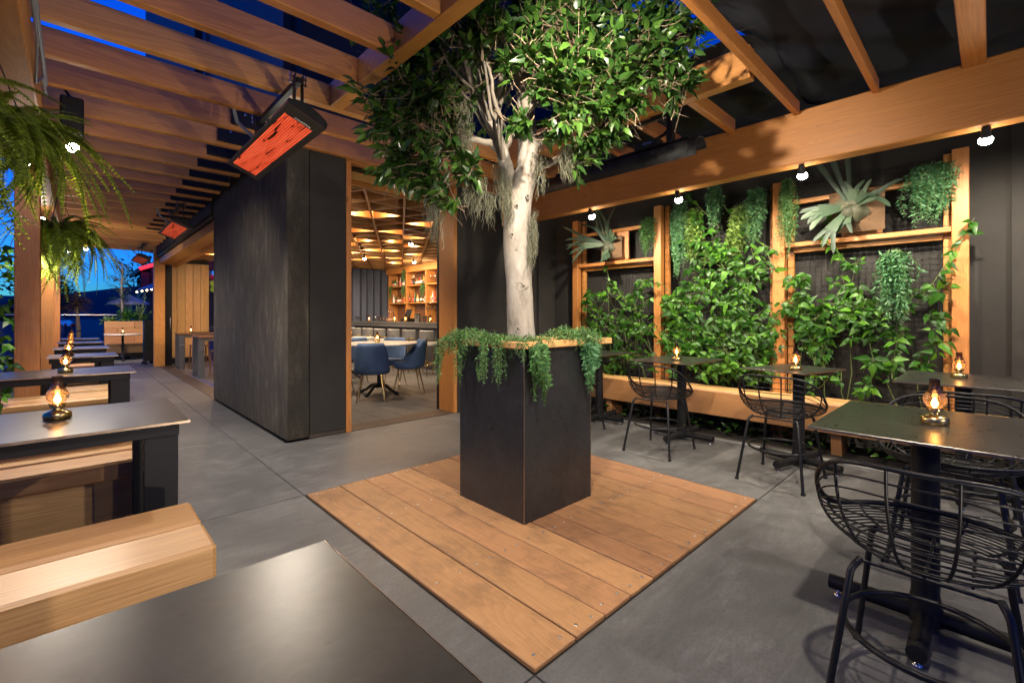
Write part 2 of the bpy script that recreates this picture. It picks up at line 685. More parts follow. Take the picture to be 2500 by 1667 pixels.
M = dict(
    concrete=mat_concrete(),
    steel=mat_steel('blackened_steel', (0.066, 0.067, 0.070), 0.31, 0.75, 0.12, 0.25, fleck=0.0),
    tabletop=mat_steel('scratched_steel_top', (0.115, 0.113, 0.105), 0.30, 0.9, 0.3, 0.12),
    ltop=mat_steel('dark_steel_top', (0.052, 0.048, 0.043), 0.34, 0.5, 0.06, 0.2, 0.03, 0.03),
    edge=mat_steel('worn_steel_edge', (0.34, 0.25, 0.18), 0.35, 0.9, 0.4, 0.4, fleck=0.0),
    frame=plain('black_powder_coat', (0.0085, 0.0085, 0.009), 0.5, 0.0, 0.25),
    wire=plain('black_wire', (0.006, 0.006, 0.0065), 0.42, 0.0, 0.35),
    plaster=mat_plaster(),
    darkwall=plain('charcoal_paint', (0.036, 0.033, 0.029), 0.8, spec=0.25, bumps=(55, 0.35), var=0.2),
    panelgrey=plain('bronze_panel', (0.095, 0.050, 0.030), 0.6, var=0.15),
    blackgap=plain('black_recess', (0.008, 0.008, 0.009), 0.8),
    brass=plain('brass', (0.62, 0.43, 0.16), 0.24, 1.0),
    chrome=plain('zinc', (0.55, 0.54, 0.52), 0.25, 1.0),
    screw=plain('galvanised_screw', (0.5, 0.47, 0.43), 0.35, 1.0),
    conduit=plain('grey_conduit', (0.20, 0.22, 0.26), 0.5, 0.1),
    canvas=plain('dark_canvas', (0.018, 0.023, 0.036), 0.85, bumps=(120, 0.2)),
    soil=plain('soil', (0.022, 0.016, 0.011), 0.95, bumps=(60, 0.8), var=0.5),
    asphalt=plain('asphalt', (0.045, 0.046, 0.048), 0.8, bumps=(90, 0.3)),
    tile=plain('grey_tile', (0.105, 0.102, 0.097), 0.45, bumps=(20, 0.1), var=0.3),
    grout=plain('pale_grout', (0.38, 0.36, 0.33), 0.8),
    marble=plain('white_marble', (0.72, 0.69, 0.65), 0.25, var=0.06),
    barstone=plain('dark_bar_stone', (0.075, 0.072, 0.07), 0.3, var=0.35),
    barfront=plain('charcoal_bar_front', (0.035, 0.034, 0.034), 0.5),
    velvet=plain('blue_velvet', (0.062, 0.115, 0.235), 0.75, var=0.5, bumps=(30, 0.3)),
    vinyl=plain('grey_upholstery', (0.095, 0.092, 0.088), 0.6),
    seatpale=plain('pale_seat', (0.42, 0.40, 0.37), 0.6),
    curtain=plain('navy_curtain', (0.040, 0.048, 0.075), 0.85),
    threshold=plain('bronze_threshold', (0.085, 0.065, 0.052), 0.45, 0.3),
    ficus=mat_leaf('ficus_leaf', (0.024, 0.068, 0.011), (0.068, 0.145, 0.022), 0.36, 0.26),
    vine=mat_leaf('vine_leaf', (0.032, 0.118, 0.010), (0.11, 0.28, 0.024), 0.38, 0.32),
    fern=mat_leaf('fern_leaf', (0.145, 0.215, 0.018), (0.27, 0.35, 0.04), 0.55, 0.5),
    trail=mat_leaf('trailing_leaf', (0.065, 0.17, 0.05), (0.14, 0.29, 0.09), 0.42, 0.25),
    trail2=mat_leaf('bluegreen_leaf', (0.075, 0.21, 0.085), (0.17, 0.36, 0.17), 0.42, 0.25),
    trail3=mat_leaf('yellowgreen_leaf', (0.14, 0.24, 0.045), (0.25, 0.37, 0.08), 0.42, 0.25),
    stag=mat_leaf('staghorn_frond', (0.036, 0.064, 0.034), (0.065, 0.098, 0.054), 0.55, 0.15),
    shield=mat_leaf('shield_frond', (0.055, 0.058, 0.032), (0.09, 0.088, 0.055), 0.6, 0.15),
    moss=mat_leaf('grey_moss', (0.17, 0.17, 0.115), (0.26, 0.26, 0.18), 0.9, 0.25),
    peat=plain('peat_mat', (0.10, 0.055, 0.025), 0.95, bumps=(70, 1.0), var=0.6),
    bark=mat_bark(),
    bark2=plain('grey_branch_bark', (0.15, 0.128, 0.10), 0.85, bumps=(40, 0.5), var=0.4),
    hollow=plain('knot_hollow', (0.045, 0.036, 0.028), 0.9, bumps=(60, .6), var=.5),
    twig=plain('twig', (0.17, 0.12, 0.075), 0.8, bumps=(40, 0.4), var=0.3),
    stem=plain('green_stem', (0.10, 0.14, 0.035), 0.6),
    amber=mat_glass('amber_glass', (0.93, 0.74, 0.52), 0.05, 0.10),
    smoke=mat_glass('smoked_glass', (0.34, 0.25, 0.20), 0.05, 0.05),
    clear=mat_glass('clear_glass', (0.93, 0.95, 0.95), 0.2),
    flame=mat_emit('flame', (1.0, 0.52, 0.16), 60),
    bulb=mat_emit('spot_bulb', (1.0, 0.93, 0.82), 90),
    warm=mat_emit('warm_bulb', (1.0, 0.66, 0.30), 30),
    red_neon=mat_emit('red_neon', (1.0, 0.03, 0.06), 2.2),
)

def lettering(name, body, size, mat, parent, loc, rot):
    cu_ = bpy.data.curves.new(name, 'FONT')
    cu_.body = body
    cu_.size = size
    cu_.extrude = 0.0006
    cu_.align_x = 'CENTER'
    cu_.align_y = 'CENTER'
    tmp = bpy.data.objects.new(name, cu_)
    COL.objects.link(tmp)
    bpy.context.view_layer.update()
    me = bpy.data.meshes.new_from_object(tmp.evaluated_get(bpy.context.evaluated_depsgraph_get()))
    bpy.data.objects.remove(tmp)
    me.materials.clear()
    me.materials.append(mat)
    return link(name, me, parent, loc, rot)


# ================================================================== the setting
# sub-base, slabs, curb, street
m = MB()
m.box((-6, -6, -0.12), (9, 22.5, -0.022))
floor = m.build('patio_floor', M['blackgap'])
tag(floor, kind='structure')
G = 0.004


def slab(x0, y0, x1, y1, top=0.0):
    return board('slab', (x0 + G, y0 + G, -0.021), (x1 - G, y1 - G, top), M['concrete'], floor, b=0.003)


xs = [-6, -2.2, 1.292, 3.768, 5.22]
ys = [-6, -2.4, 1.226, 3.70]
for i in range(4):
    for j in range(3):
        if i == 2 and j == 2:
            continue
        slab(xs[i], ys[j], xs[i + 1], ys[j + 1])
slab(3.768, 3.70, 5.22, 5.36)
slab(1.292, 3.70, 3.768, 5.36)
for y0, y1 in ((3.70, 5.9), (5.9, 9.0), (9.0, 12.4), (12.4, 15.9), (15.9, 19.4), (19.4, 22.4)):
    slab(-2.2, y0, 1.292, y1)
    slab(1.292, max(y0, 5.36), 1.676 if y0 < 9 else 1.70, y1)
board('curb', (5.225, -6, -0.021), (5.30, 5.36, 0.012), plain('pale_curb', (0.15, 0.148, 0.144), 0.6), floor, b=0.006)
m = MB()
m.box((5.302, -6, -0.021), (6.12, 5.35, -0.004))
tag(m.build('planting_soil', M['soil']), kind='stuff')

m = MB()
m.box((-900, -60, -0.5), (900, 1500, -0.15))
tag(m.build('street', M['asphalt']), kind='structure')
m = MB()


def hill_fn(u, v):
    x = -520 + 700 * u
    y = 420 + 260 * v
    h = 27 + 7 * math.sin(u * 9) + 4 * math.sin(u * 23 + 1)
    return (x, y, -2 + h * math.sin(min(1, v * 1.2) * math.pi / 2))


m.grid(hill_fn, 60, 8)
tag(m.build('hills', plain('far_hill', (0.03, 0.045, 0.05), 0.95)), kind='structure')

# ------------------------------------------------------------------ timber deck with its planks and screws
deck = thing('timber_deck', 'square of weathered brown planks set flush into the concrete floor around the tree planter', 'deck', (2.53, 2.46, 0))
O = Vector((2.53, 2.46, 0))
jx = [1.306, 1.571, 1.787, 2.007, 2.230, 2.437, 2.659, 2.894, 3.112, 3.326, 3.537, 3.754]
sm = MB()
sm.lathe([(0.0085, -0.003), (0.0085, 0.0012), (0.006, 0.0026), (0.003, 0.0012)], 8)
screw_me = sm.mesh('screw', M['screw'])
for i in range(11):
    x0, x1 = jx[i] + 0.0042, jx[i + 1] - 0.0042
    cuts = [(1.243, 3.692)]
    if x0 > 2.15 and x1 < 2.90:
        cuts = [(1.243, 2.149), (2.851, 3.692)]
    for (a, b_) in cuts:
        p = board('plank', (x0 - O.x, a - O.y, -0.018), (x1 - O.x, b_ - O.y, 0.004 + rnd.uniform(-0.0015, 0.0022)), DECK, deck, b=0.0035)
        for ry in (1.29, 2.0, 2.92, 3.645):
            if a < ry < b_:
                for sx in (x0 + 0.05, x1 - 0.05):
                    link('screw', screw_me, p, Vector((sx + rnd.uniform(-.012, .012) - O.x, ry + rnd.uniform(-.01, .01) - O.y, 0)) - p.location + Vector((0, 0, 0.0050)))
m = MB()
m.box((1.295, 1.23, -0.0205), (3.765, 3.698, -0.0190))
m.build('joist_shadow_bed', M['blackgap'], deck, -O)

# ================================================================== the restaurant building
bld = thing('restaurant_building', 'dark plastered restaurant building with tall open doorways to the lit bar room', 'building', (1.68, 5.36, 0))
BO = Vector((1.68, 5.36, 0))


def bpart(name, lo, hi, mat, b=0.003, parent=None, axis=None):
    return board(name, Vector(lo) - BO, Vector(hi) - BO, mat, parent or bld, b, axis)


def bmb(mb, name, mat, parent=None):
    return mb.build(name, mat, parent or bld, -BO)


bpart('plaster_pier', (1.68, 5.342, 0.02), (1.924, 9.02, 3.40), M['plaster'], 0.012)
bpart('smooth_panel', (1.930, 5.352, 0.05), (2.350, 5.62, 3.40), M['darkwall'], 0.004)
bpart('wall', (1.930, 5.63, 0), (2.30, 9.0, 3.36), M['darkwall'], 0.0)
bpart('base_strip', (1.930, 5.365, 0.0), (2.350, 5.60, 0.045), M['threshold'], 0.002)
bpart('door_jamb', (2.356, 5.345, 0), (2.418, 5.76, 3.26), FIR, 0.004, axis=2)
bpart('door_jamb', (3.955, 5.352, 0), (4.008, 5.735, 3.26), FIR, 0.004, axis=2)
bpart('door_edge_seal', (3.952, 5.742, 0), (4.02, 5.79, 3.26), M['frame'], 0.003, axis=2)
bpart('door_header', (2.356, 5.352, 3.264), (4.008, 5.735, 3.36), FIR, 0.004, axis=0)
bpart('header_track', (2.42, 5.50, 3.235), (3.95, 5.60, 3.262), M['frame'], 0.002)
bpart('threshold', (2.42, 5.372, -0.006), (3.953, 5.665, 0.006), M['threshold'], 0.002)
bpart('plaster_wall', (4.012, 5.372, 0), (6.118, 5.60, 3.40), M['darkwall'], 0.004)
bpart('corner_pilaster', (5.70, 5.30, 0), (6.118, 5.370, 3.40), M['darkwall'], 0.004)
bpart('plaster_wall', (6.122, -6.0, -0.02), (6.32, 5.70, 3.40), M['darkwall'], 0.0)
bpart('wall_strip', (6.085, -1.6, 0), (6.120, -0.95, 3.4), M['darkwall'], 0.004, axis=2)
bpart('wall_strip', (6.085, -0.92, 0), (6.120, -0.12, 3.4), M['darkwall'], 0.004, axis=2)
# upper storey
for (y0, y1, x0) in ((11.2, 20.2, 1.76), (5.72, 10.3, 1.76)):
    bpart('upper_panel', (x0, y0, 3.62), (x0 + 0.15, y1, 12.5), M['panelgrey'], 0.004)
bpart('upper_wall', (1.86, 5.40, 3.60), (7.4, 20.2, 12.4), M['blackgap'], 0.0)
m = MB()
m.tube([(1.72, 9.9, 3.62), (1.72, 9.9, 12.0)], 0.035, 8)
bmb(m, 'downpipe', M['conduit'])
# long opening on the corridor side
bpart('opening_header', (1.70, 9.02, 2.86), (2.02, 16.2, 3.02), FIR, 0.004)
bpart('opening_header', (2.03, 9.02, 2.80), (2.12, 16.2, 2.95), FIR, 0.004)
bpart('sliding_track', (1.66, 9.02, 3.03), (1.86, 16.2, 3.10), M['frame'], 0.004)
bpart('sliding_track', (1.64, 9.02, 3.12), (1.90, 16.2, 3.34), M['blackgap'], 0.004)
bpart('sliding_track', (1.90, 9.02, 3.04), (1.99, 16.2, 3.12), M['frame'], 0.004)
bpart('threshold', (1.70, 9.03, -0.02), (1.96, 16.2, 0.004), M['threshold'], 0.002)
for xr in (1.975, 2.01, 2.045):
    bpart('floor_track', (xr, 9.03, -0.02), (xr + 0.018, 16.2, 0.010), M['chrome'], 0.002)
bpart('corner_post', (1.585, 16.06, 0), (1.83, 16.30, 3.30), FIR, 0.006, axis=2)
bpart('steel_jamb', (1.835, 16.22, 0), (2.01, 16.42, 3.30), M['frame'], 0.004, axis=2)
m = MB()
m.tube([(1.96, 16.205, 1.02), (1.96, 16.16, 1.05), (1.96, 16.16, 1.35), (1.96, 16.205, 1.38)], 0.012, 6)
bmb(m, 'door_handle', M['chrome'])
bx = [2.012, 2.21, 2.41, 2.61, 2.81, 3.03]
for i in range(5):
    bpart('wall_board', (bx[i] + .004, 16.9, 0.16), (bx[i + 1] - .004, 16.95, 3.0), PALE, 0.005, axis=2)
bpart('wall', (2.0, 16.96, 0), (3.03, 17.1, 3.36), M['darkwall'], 0.0)
bpart('base_strip', (2.01, 16.88, 0.01), (3.03, 16.955, 0.155), M['frame'], 0.003)
bpart('wall', (3.6, 16.96, 0), (8.9, 17.1, 3.36), M['darkwall'], 0.0)
bpart('window_pane', (3.04, 17.0, 0.5), (3.59, 17.02, 3.2), M['clear'], 0.0)
bpart('wall', (8.62, 5.72, 0), (8.8, 16.95, 3.36), M['darkwall'], 0.0)
bpart('wall', (6.33, 5.60, 0), (8.8, 5.71, 3.36), M['darkwall'], 0.0)
bpart('ceiling', (1.94, 5.61, 3.37), (8.8, 17.1, 3.45), CEIL, 0.0)
ifl = bpart('interior_floor', (1.95, 5.67, -0.06), (8.8, 17.0, -0.006), M['grout'], 0.0)
io = ifl.location
bpart('tile_field', (5.80, 5.68, -0.005), (8.6, 16.8, 0.0), M['tile'], 0.0)
bpart('tile_field', (2.06, 10.02, -0.005), (5.79, 16.8, 0.0), M['tile'], 0.0)
for i in range(11):
    x0 = 2.42 + i * 0.305
    off = (i % 2) * 0.30
    y = 5.68 - off
    while y < 10.0:
        a, b_ = max(y, 5.675), min(y + 0.605, 10.01)
        if b_ - a > 0.05:
            t_ = board('floor_tile', (x0 + .004, a + .004, -0.006), (x0 + .301, b_ - .004, 0.0), M['tile'], None, 0.0015)
            t_.parent = ifl
            t_.location = t_.location - BO - io
        y += 0.605

# ceiling lattice of triangles: three families of ribs
def rib(p0, p1, z0, h):
    p0, p1 = Vector(p0), Vector(p1)
    L = (p1 - p0).length
    a = math.atan2(p1.y - p0.y, p1.x - p0.x)
    m = MB()
    m.add(*box_geo(L / 2, 0.017, h / 2, 0.0))
    c = (p0 + p1) / 2
    o = m.build('ceiling_rib', CEIL[0], bld, Vector((c.x, c.y, z0 + h / 2)) - BO, (0, 0, a))
    return o


def clip(px, py, dx, dy, x0=2.12, x1=8.58, y0=5.79, y1=16.9):
    t0, t1 = -99, 99
    for p, d, a, b_ in ((px, dx, x0, x1), (py, dy, y0, y1)):
        if abs(d) < 1e-9:
            if p < a or p > b_:
                return None
            continue
        ta, tb = (a - p) / d, (b_ - p) / d
        t0, t1 = max(t0, min(ta, tb)), min(t1, max(ta, tb))
    if t1 - t0 < 0.25:
        return None
    return (px + dx * t0, py + dy * t0), (px + dx * t1, py + dy * t1)


SP = 0.53
ox, oy = 2.842, 5.878
for fam, ang in enumerate((90 - 30, 0, 90 + 30)):
    d = Vector((math.cos(R(ang)), math.sin(R(ang))))
    nrm = Vector((-d.y, d.x))
    for k in range(-24, 25):
        q = Vector((ox, oy)) + nrm * (k * SP)
        cl = clip(q.x, q.y, d.x, d.y)
        if cl:
            rib(cl[0], cl[1], 3.10 + 0.003 * fam, 0.24 - 0.004 * fam)
# fascia boards right inside the doorway
bpart('ceiling_board', (2.12, 5.738, 3.10), (4.9, 5.768, 3.36), FIR, 0.003)
bpart('ceiling_board', (2.42, 5.605, 3.14), (3.95, 5.64, 3.233), PALE, 0.003)

# navy curtain at the end of the room
m = MB()


def curt(u, v):
    x = 4.2 + 4.35 * u
    ph = u * 95 + 1.2 * math.sin(u * 17)
    return (x, 15.05 + 0.055 * math.sin(ph) + 0.02 * math.sin(ph * 0.37 + 1), 0.02 + 3.02 * v)


m.grid(curt, 400, 3)
cu = m.build('stage_curtain', M['curtain'])
tag(cu, 'dark navy floor length curtain hanging in folds behind the bar', 'curtain')

# ================================================================== pergola
perg = thing('pergola', 'warm fir pergola with a row of deep rafters on heavy beams and square posts', 'pergola', (1.7, 4.1, 0))
PO = Vector((1.7, 4.1, 0))


def ppart(name, lo, hi, mat=FIR, b=0.006, axis=None, parent=None):
    return board(name, Vector(lo) - PO, Vector(hi) - PO, mat, parent or perg, b, axis)


ZB, ZT = 3.26, 3.462
HW = 0.0385
ppart('beam', (1.64, -2.2, 3.255), (1.752, 4.072, 3.47))
ppart('beam', (3.775, 1.293, 3.243), (3.875, 4.072, 3.50))
ppart('beam', (4.82, -2.6, 2.80), (4.985, 5.28, 3.285), b=0.01)
ppart('beam', (-0.44, -2.2, 2.94), (-0.20, 16.9, 3.255), b=0.01)
bolt_m = MB()
bolt_m.lathe([(0.014, 0), (0.014, 0.012), (0.009, 0.016)], 6)
bolt_me = bolt_m.mesh('bolt', M['chrome'])
for k in range(0, 30):
    yc = 0.09 + 0.575 * k
    y0, y1 = yc - HW, yc + HW
    if k <= 2:
        ppart('rafter', (-0.38, y0, ZB), (1.638, y1, ZT))
        rw = (0.065, 0.0225, 0.024)[k]
        ppart('rafter', (1.754, yc - rw, ZB - .015), (4.818, yc + rw, ZB + (.135, .10, .105)[k]))
    elif k <= 6:
        ppart('rafter', (-0.38, y0, ZB), (1.638, y1, ZT))
        ppart('rafter', (3.877, yc - .032, ZB - .015), (4.818, yc + .032, ZB + .12))
    elif k <= 8:
        ppart('rafter', (-0.38, y0, ZB), (4.818, y1, ZT))
    elif k == 9:
        ppart('rafter', (-0.38, y0 - 0.02, ZB), (4.818, y1 - 0.02, ZT))
    else:
        ppart('rafter', (-0.38, y0, ZB), (1.60, y1, ZT))
    if 9 <= k <= 22:
        pl = ppart('splice_plate', (1.12, y0 - 0.028 if k > 9 else y0 - .046, ZB + 0.035), (1.59, y0 - 0.004 if k > 9 else y0 - .022, ZT + 0.03), M['frame'], 0.002)
        for bx_ in (-0.12, 0.10):
            link('bolt', bolt_me, pl, (bx_, -0.013, 0.02), (R(90), 0, 0))
ppart('ledger', (1.605, 5.86, 3.33), (1.672, 16.9, 3.60), M['frame'], 0.004)
for yp in (7.0, 11.4, 15.85):
    po = ppart('post', (-0.46, yp, 0.46), (-0.27, yp + 0.19, 2.938), axis=2)
    # thin galvanised corner edge and steel shoe
    sh = MB()
    sh.add(*box_geo(0.115, 0.115, 0.23, 0.004))
    so = sh.build('steel_shoe', M['frame'], perg, Vector((-0.365, yp + 0.095, 0.23)) - PO)
    kb = MB()
    kb.lathe([(0.055, 0), (0.05, 0.012), (0.03, 0.02)], 14)
    kb.build('round_bolt_cap', M['steel'], so, (0.0, -0.116, 0.12), (R(90), 0, 0))
ppart('post', (-0.44, 2.35, 0.0), (-0.25, 2.54, 2.938), axis=2)
# electrical conduit and cable at the left end of the rafters
m = MB()
for yy in (2.4,):
    m.tube([(-0.17, yy, 3.235), (-0.17, 5.2, 3.235)], 0.014, 8)
    m.tube([(-0.165, yy, 3.20), (-0.18, 3.6, 3.215), (-0.17, 4.1, 3.12), (-0.19, 4.4, 2.95), (-0.17, 4.7, 3.10), (-0.165, 5.2, 3.15)], 0.009, 6)
m.build('conduit', M['conduit'], perg, -PO)

# dark canvas shade over the right half
def sag(x, y):
    return 3.64 + 0.05 * math.sin(x * 3.1 + y * 0.7) + 0.028 * math.sin((x * 0.8 + y) * 11 + math.sin(x * 4)) + 0.016 * math.sin(x * 5 - y * 17)


m = MB()
m.grid(lambda u, v: (3.90 + 2.25 * u, 1.30 + 4.0 * v, sag(3.90 + 2.25 * u, 1.3 + 4 * v)), 40, 60)
m.grid(lambda u, v: (1.78 + 4.37 * u, -2.6 + 4.02 * v, .035 + sag(1.78 + 4.37 * u, -2.6 + 4.02 * v)), 70, 60)
tag(m.build('canvas_shade', M['canvas']), 'black canvas shade cloth with folds stretched above the right hand rafters', 'shade cloth')

# ================================================================== lamps
def spot_light(parent, loc, target, energy, size=100, blend=0.7, col=(1.0, 0.875, 0.71), soft=0.035):
    ld = bpy.data.lights.new('spot_beam', 'SPOT')
    ld.energy = energy * LAMP_K
    ld.color = col
    ld.spot_size = R(size)
    ld.spot_blend = blend
    ld.shadow_soft_size = soft
    o = bpy.data.objects.new('spot_beam', ld)
    COL.objects.link(o)
    o.parent = parent
    o.location = loc
    d = Vector(target)
    o.rotation_euler = d.to_track_quat('-Z', 'Y').to_euler()
    return o


def bullet(name_label, loc, target, energy, size=100, group='small spotlights fixed to the pergola', blend=0.7, col=(1.0, 0.875, 0.71)):
    """small black can: swivel stem, cylinder housing, bright lens"""
    t = thing('spotlight', name_label, 'spotlight', loc, 0, group)
    d = (Vector(target) - Vector(loc)).normalized()
    q = d.to_track_quat('-Z', 'Y').to_euler()
    m = MB()
    m.lathe([(0.016, 0.070), (0.026, 0.062), (0.030, -0.012)], 16, cap1=False)
    m.lathe([(0.028, -0.012), (0.026, 0.03)], 16, cap0=False, cap1=False)
    m.build('housing', M['frame'], t, (0, 0, 0), q)
    m = MB()
    m.lathe([(0.034, -0.0125), (0.041, -0.028), (0.040, -0.044), (0.028, -0.060), (0.012, -0.067), (0.001, -0.068)], 16, cap0=False)
    m.build('lens', M['bulb'], t, (0, 0, 0), q)
    m = MB()
    up = -d * 0.075
    m.tube([up, up * 0.6 + Vector((0, 0, 0.05)), (up.x * .3, up.y * .3, 0.11)], 0.008, 6)
    m.build('stem', M['frame'], t)
    spot_light(t, d * 0.085, d, energy, size, blend, col)
    return t


for i, y in enumerate((3.632, 2.434, 1.221, 0.03, -1.17)):
    wl_ = ['in front of the far staghorn fern', 'above the middle trellis bay', 'beside the post right of the middle bay', 'nearest the camera above the last table', 'beyond the last trellis post']
    bullet('lit spotlight under the long beam ' + wl_[i], (4.905, y, 2.735), (5.72, y + .05, 1.25), 78, 150)
# lamps on the beam round the tree and along the corridor, many of them added
bullet('spotlight under the beam left of the tree aimed at the planter', (1.60, 0.2, 3.18), (3.1, 2.1, 0.6), 190, 95)
bullet('spotlight under the beam left of the tree aimed at the long beam', (1.60, 1.35, 3.18), (4.6, 2.9, 1.9), 200, 110)
bullet('spotlight behind the big heater aimed down at the floor', (1.57, 4.87, 3.10), (0.9, 3.2, 0.0), 75, 120)
bullet('added spotlight over the near tables aimed across the floor', (3.83, -0.75, 3.16), (2.6, 0.6, 0.0), 110, 130)  # extra unseen lamp, brightens the floor by the near tables
bullet('added unseen uplight behind the camera aimed at the corridor rafters', (1.15, -1.0, 0.35), (0.7, 3.6, 3.3), 60, 100)  # unseen lamp added to light the corridor rafters from below
bullet('added unseen uplight behind the camera aimed at the rafters round the tree', (2.2, -1.5, 1.5), (2.9, 2.3, 3.4), 75, 120)  # likewise added out of view, brightens the rafters near the tree
bullet('added uplight on the left post aimed along the corridor rafters', (-0.36, 2.22, 1.9), (0.9, 8.0, 3.4), 75, 120)  # added lamp outside the view for the undersides of the rafters
bullet('added uplight behind the first post aimed along the far rafters', (-0.37, 7.29, 1.9), (0.9, 11.0, 3.4), 70, 120)  # hidden by the post, added to brighten the far rafters
bullet('added uplight behind the second post aimed at the last rafters', (-0.37, 11.69, 2.0), (0.9, 15.0, 3.4), 60, 120)  # another hidden lamp, added for the last rafters
bullet('added uplight set among the planter plants below the tree crown', (2.72, 2.66, 1.36), (2.15, 2.95, 2.9), 36, 130)  # added among the leaves to brighten the crown from below
bullet('spotlight behind the far end of the long beam aimed at the black wall', (5.06, 4.62, 3.02), (4.25, 5.36, 2.1), 34, 75)
bullet('lit spotlight under the black speaker beside the fern', (-0.02, 5.30, 2.83), (0.25, 4.6, 0.5), 150, 140)
bullet('added spotlight on the left beam aimed at the black plaster wall', (-0.36, 6.05, 2.80), (1.68, 6.9, 0.9), 70, 100)  # added lamp that warms the bluish plaster face
bullet('added spotlight on the left beam over the nearest bench', (-0.12, 0.45, 2.86), (0.35, 2.6, 0.5), 95, 120)  # extra lamp outside the view, added for the bench
bullet('added spotlight on the left beam over the third table', (-0.36, 9.3, 2.80), (0.5, 9.0, 0.0), 90, 130)  # added lamp kept out of sight beneath the beam
bullet('added spotlight on the left beam over the fifth table', (-0.10, 11.0, 2.88), (0.6, 11.0, 0.0), 100, 130)  # extra lamp added to light the tables farther along
bullet('added spotlight on the left beam over the last table', (-0.10, 14.2, 2.88), (0.6, 15.0, 0.0), 110, 130)  # added to light the end of the table row
bullet('added spotlight at the corridor end aimed at the timber bench', (0.2, 16.6, 3.2), (1.2, 20.2, 1.2), 420, 90)  # added and kept hidden, brightens the shrubs and end bench

# ------------------------------------------------------------------ speaker
t = thing('loudspeaker', 'small black box loudspeaker hung beside the fern above the spotlight', 'loudspeaker', (-0.02, 5.45, 2.93))
m = MB()
m.box((-0.075, -0.09, 0), (0.075, 0.09, 0.32), 0.012)
m.build('cabinet', M['frame'], t)
m = MB()
m.box((-0.06, -0.0965, 0.02), (0.06, -0.091, 0.30), 0.004)
m.build('grille', M['wire'], t)
m = MB()
m.tube([(0, 0.0, 0.32), (-0.05, 0, 0.40), (-0.17, 0, 0.40)], 0.012, 6)
m.build('bracket', M['frame'], t)


# ------------------------------------------------------------------ infrared heaters
def mat_glow():
    m, nt, out = new_mat('glowing_element')
    t = NT(nt)
    co = t.objco(False)
    n = t.noise(t.vscale(co, (14, 1.4, 1)), 1.6, 3, 0.6, 0.6)
    e = t.n('ShaderNodeEmission')
    t.set(e.inputs['Color'], t.ramp(n, [(0.36, (0.02, 0.003, 0.001)), (0.41, (0.85, 0.08, 0.025)), (0.65, (1.0, 0.13, 0.05))]))
    t.set(e.inputs['Strength'], 1.55)
    nt.links.new(e.outputs[0], out.inputs['Surface'])
    return m


GLOW = mat_glow()


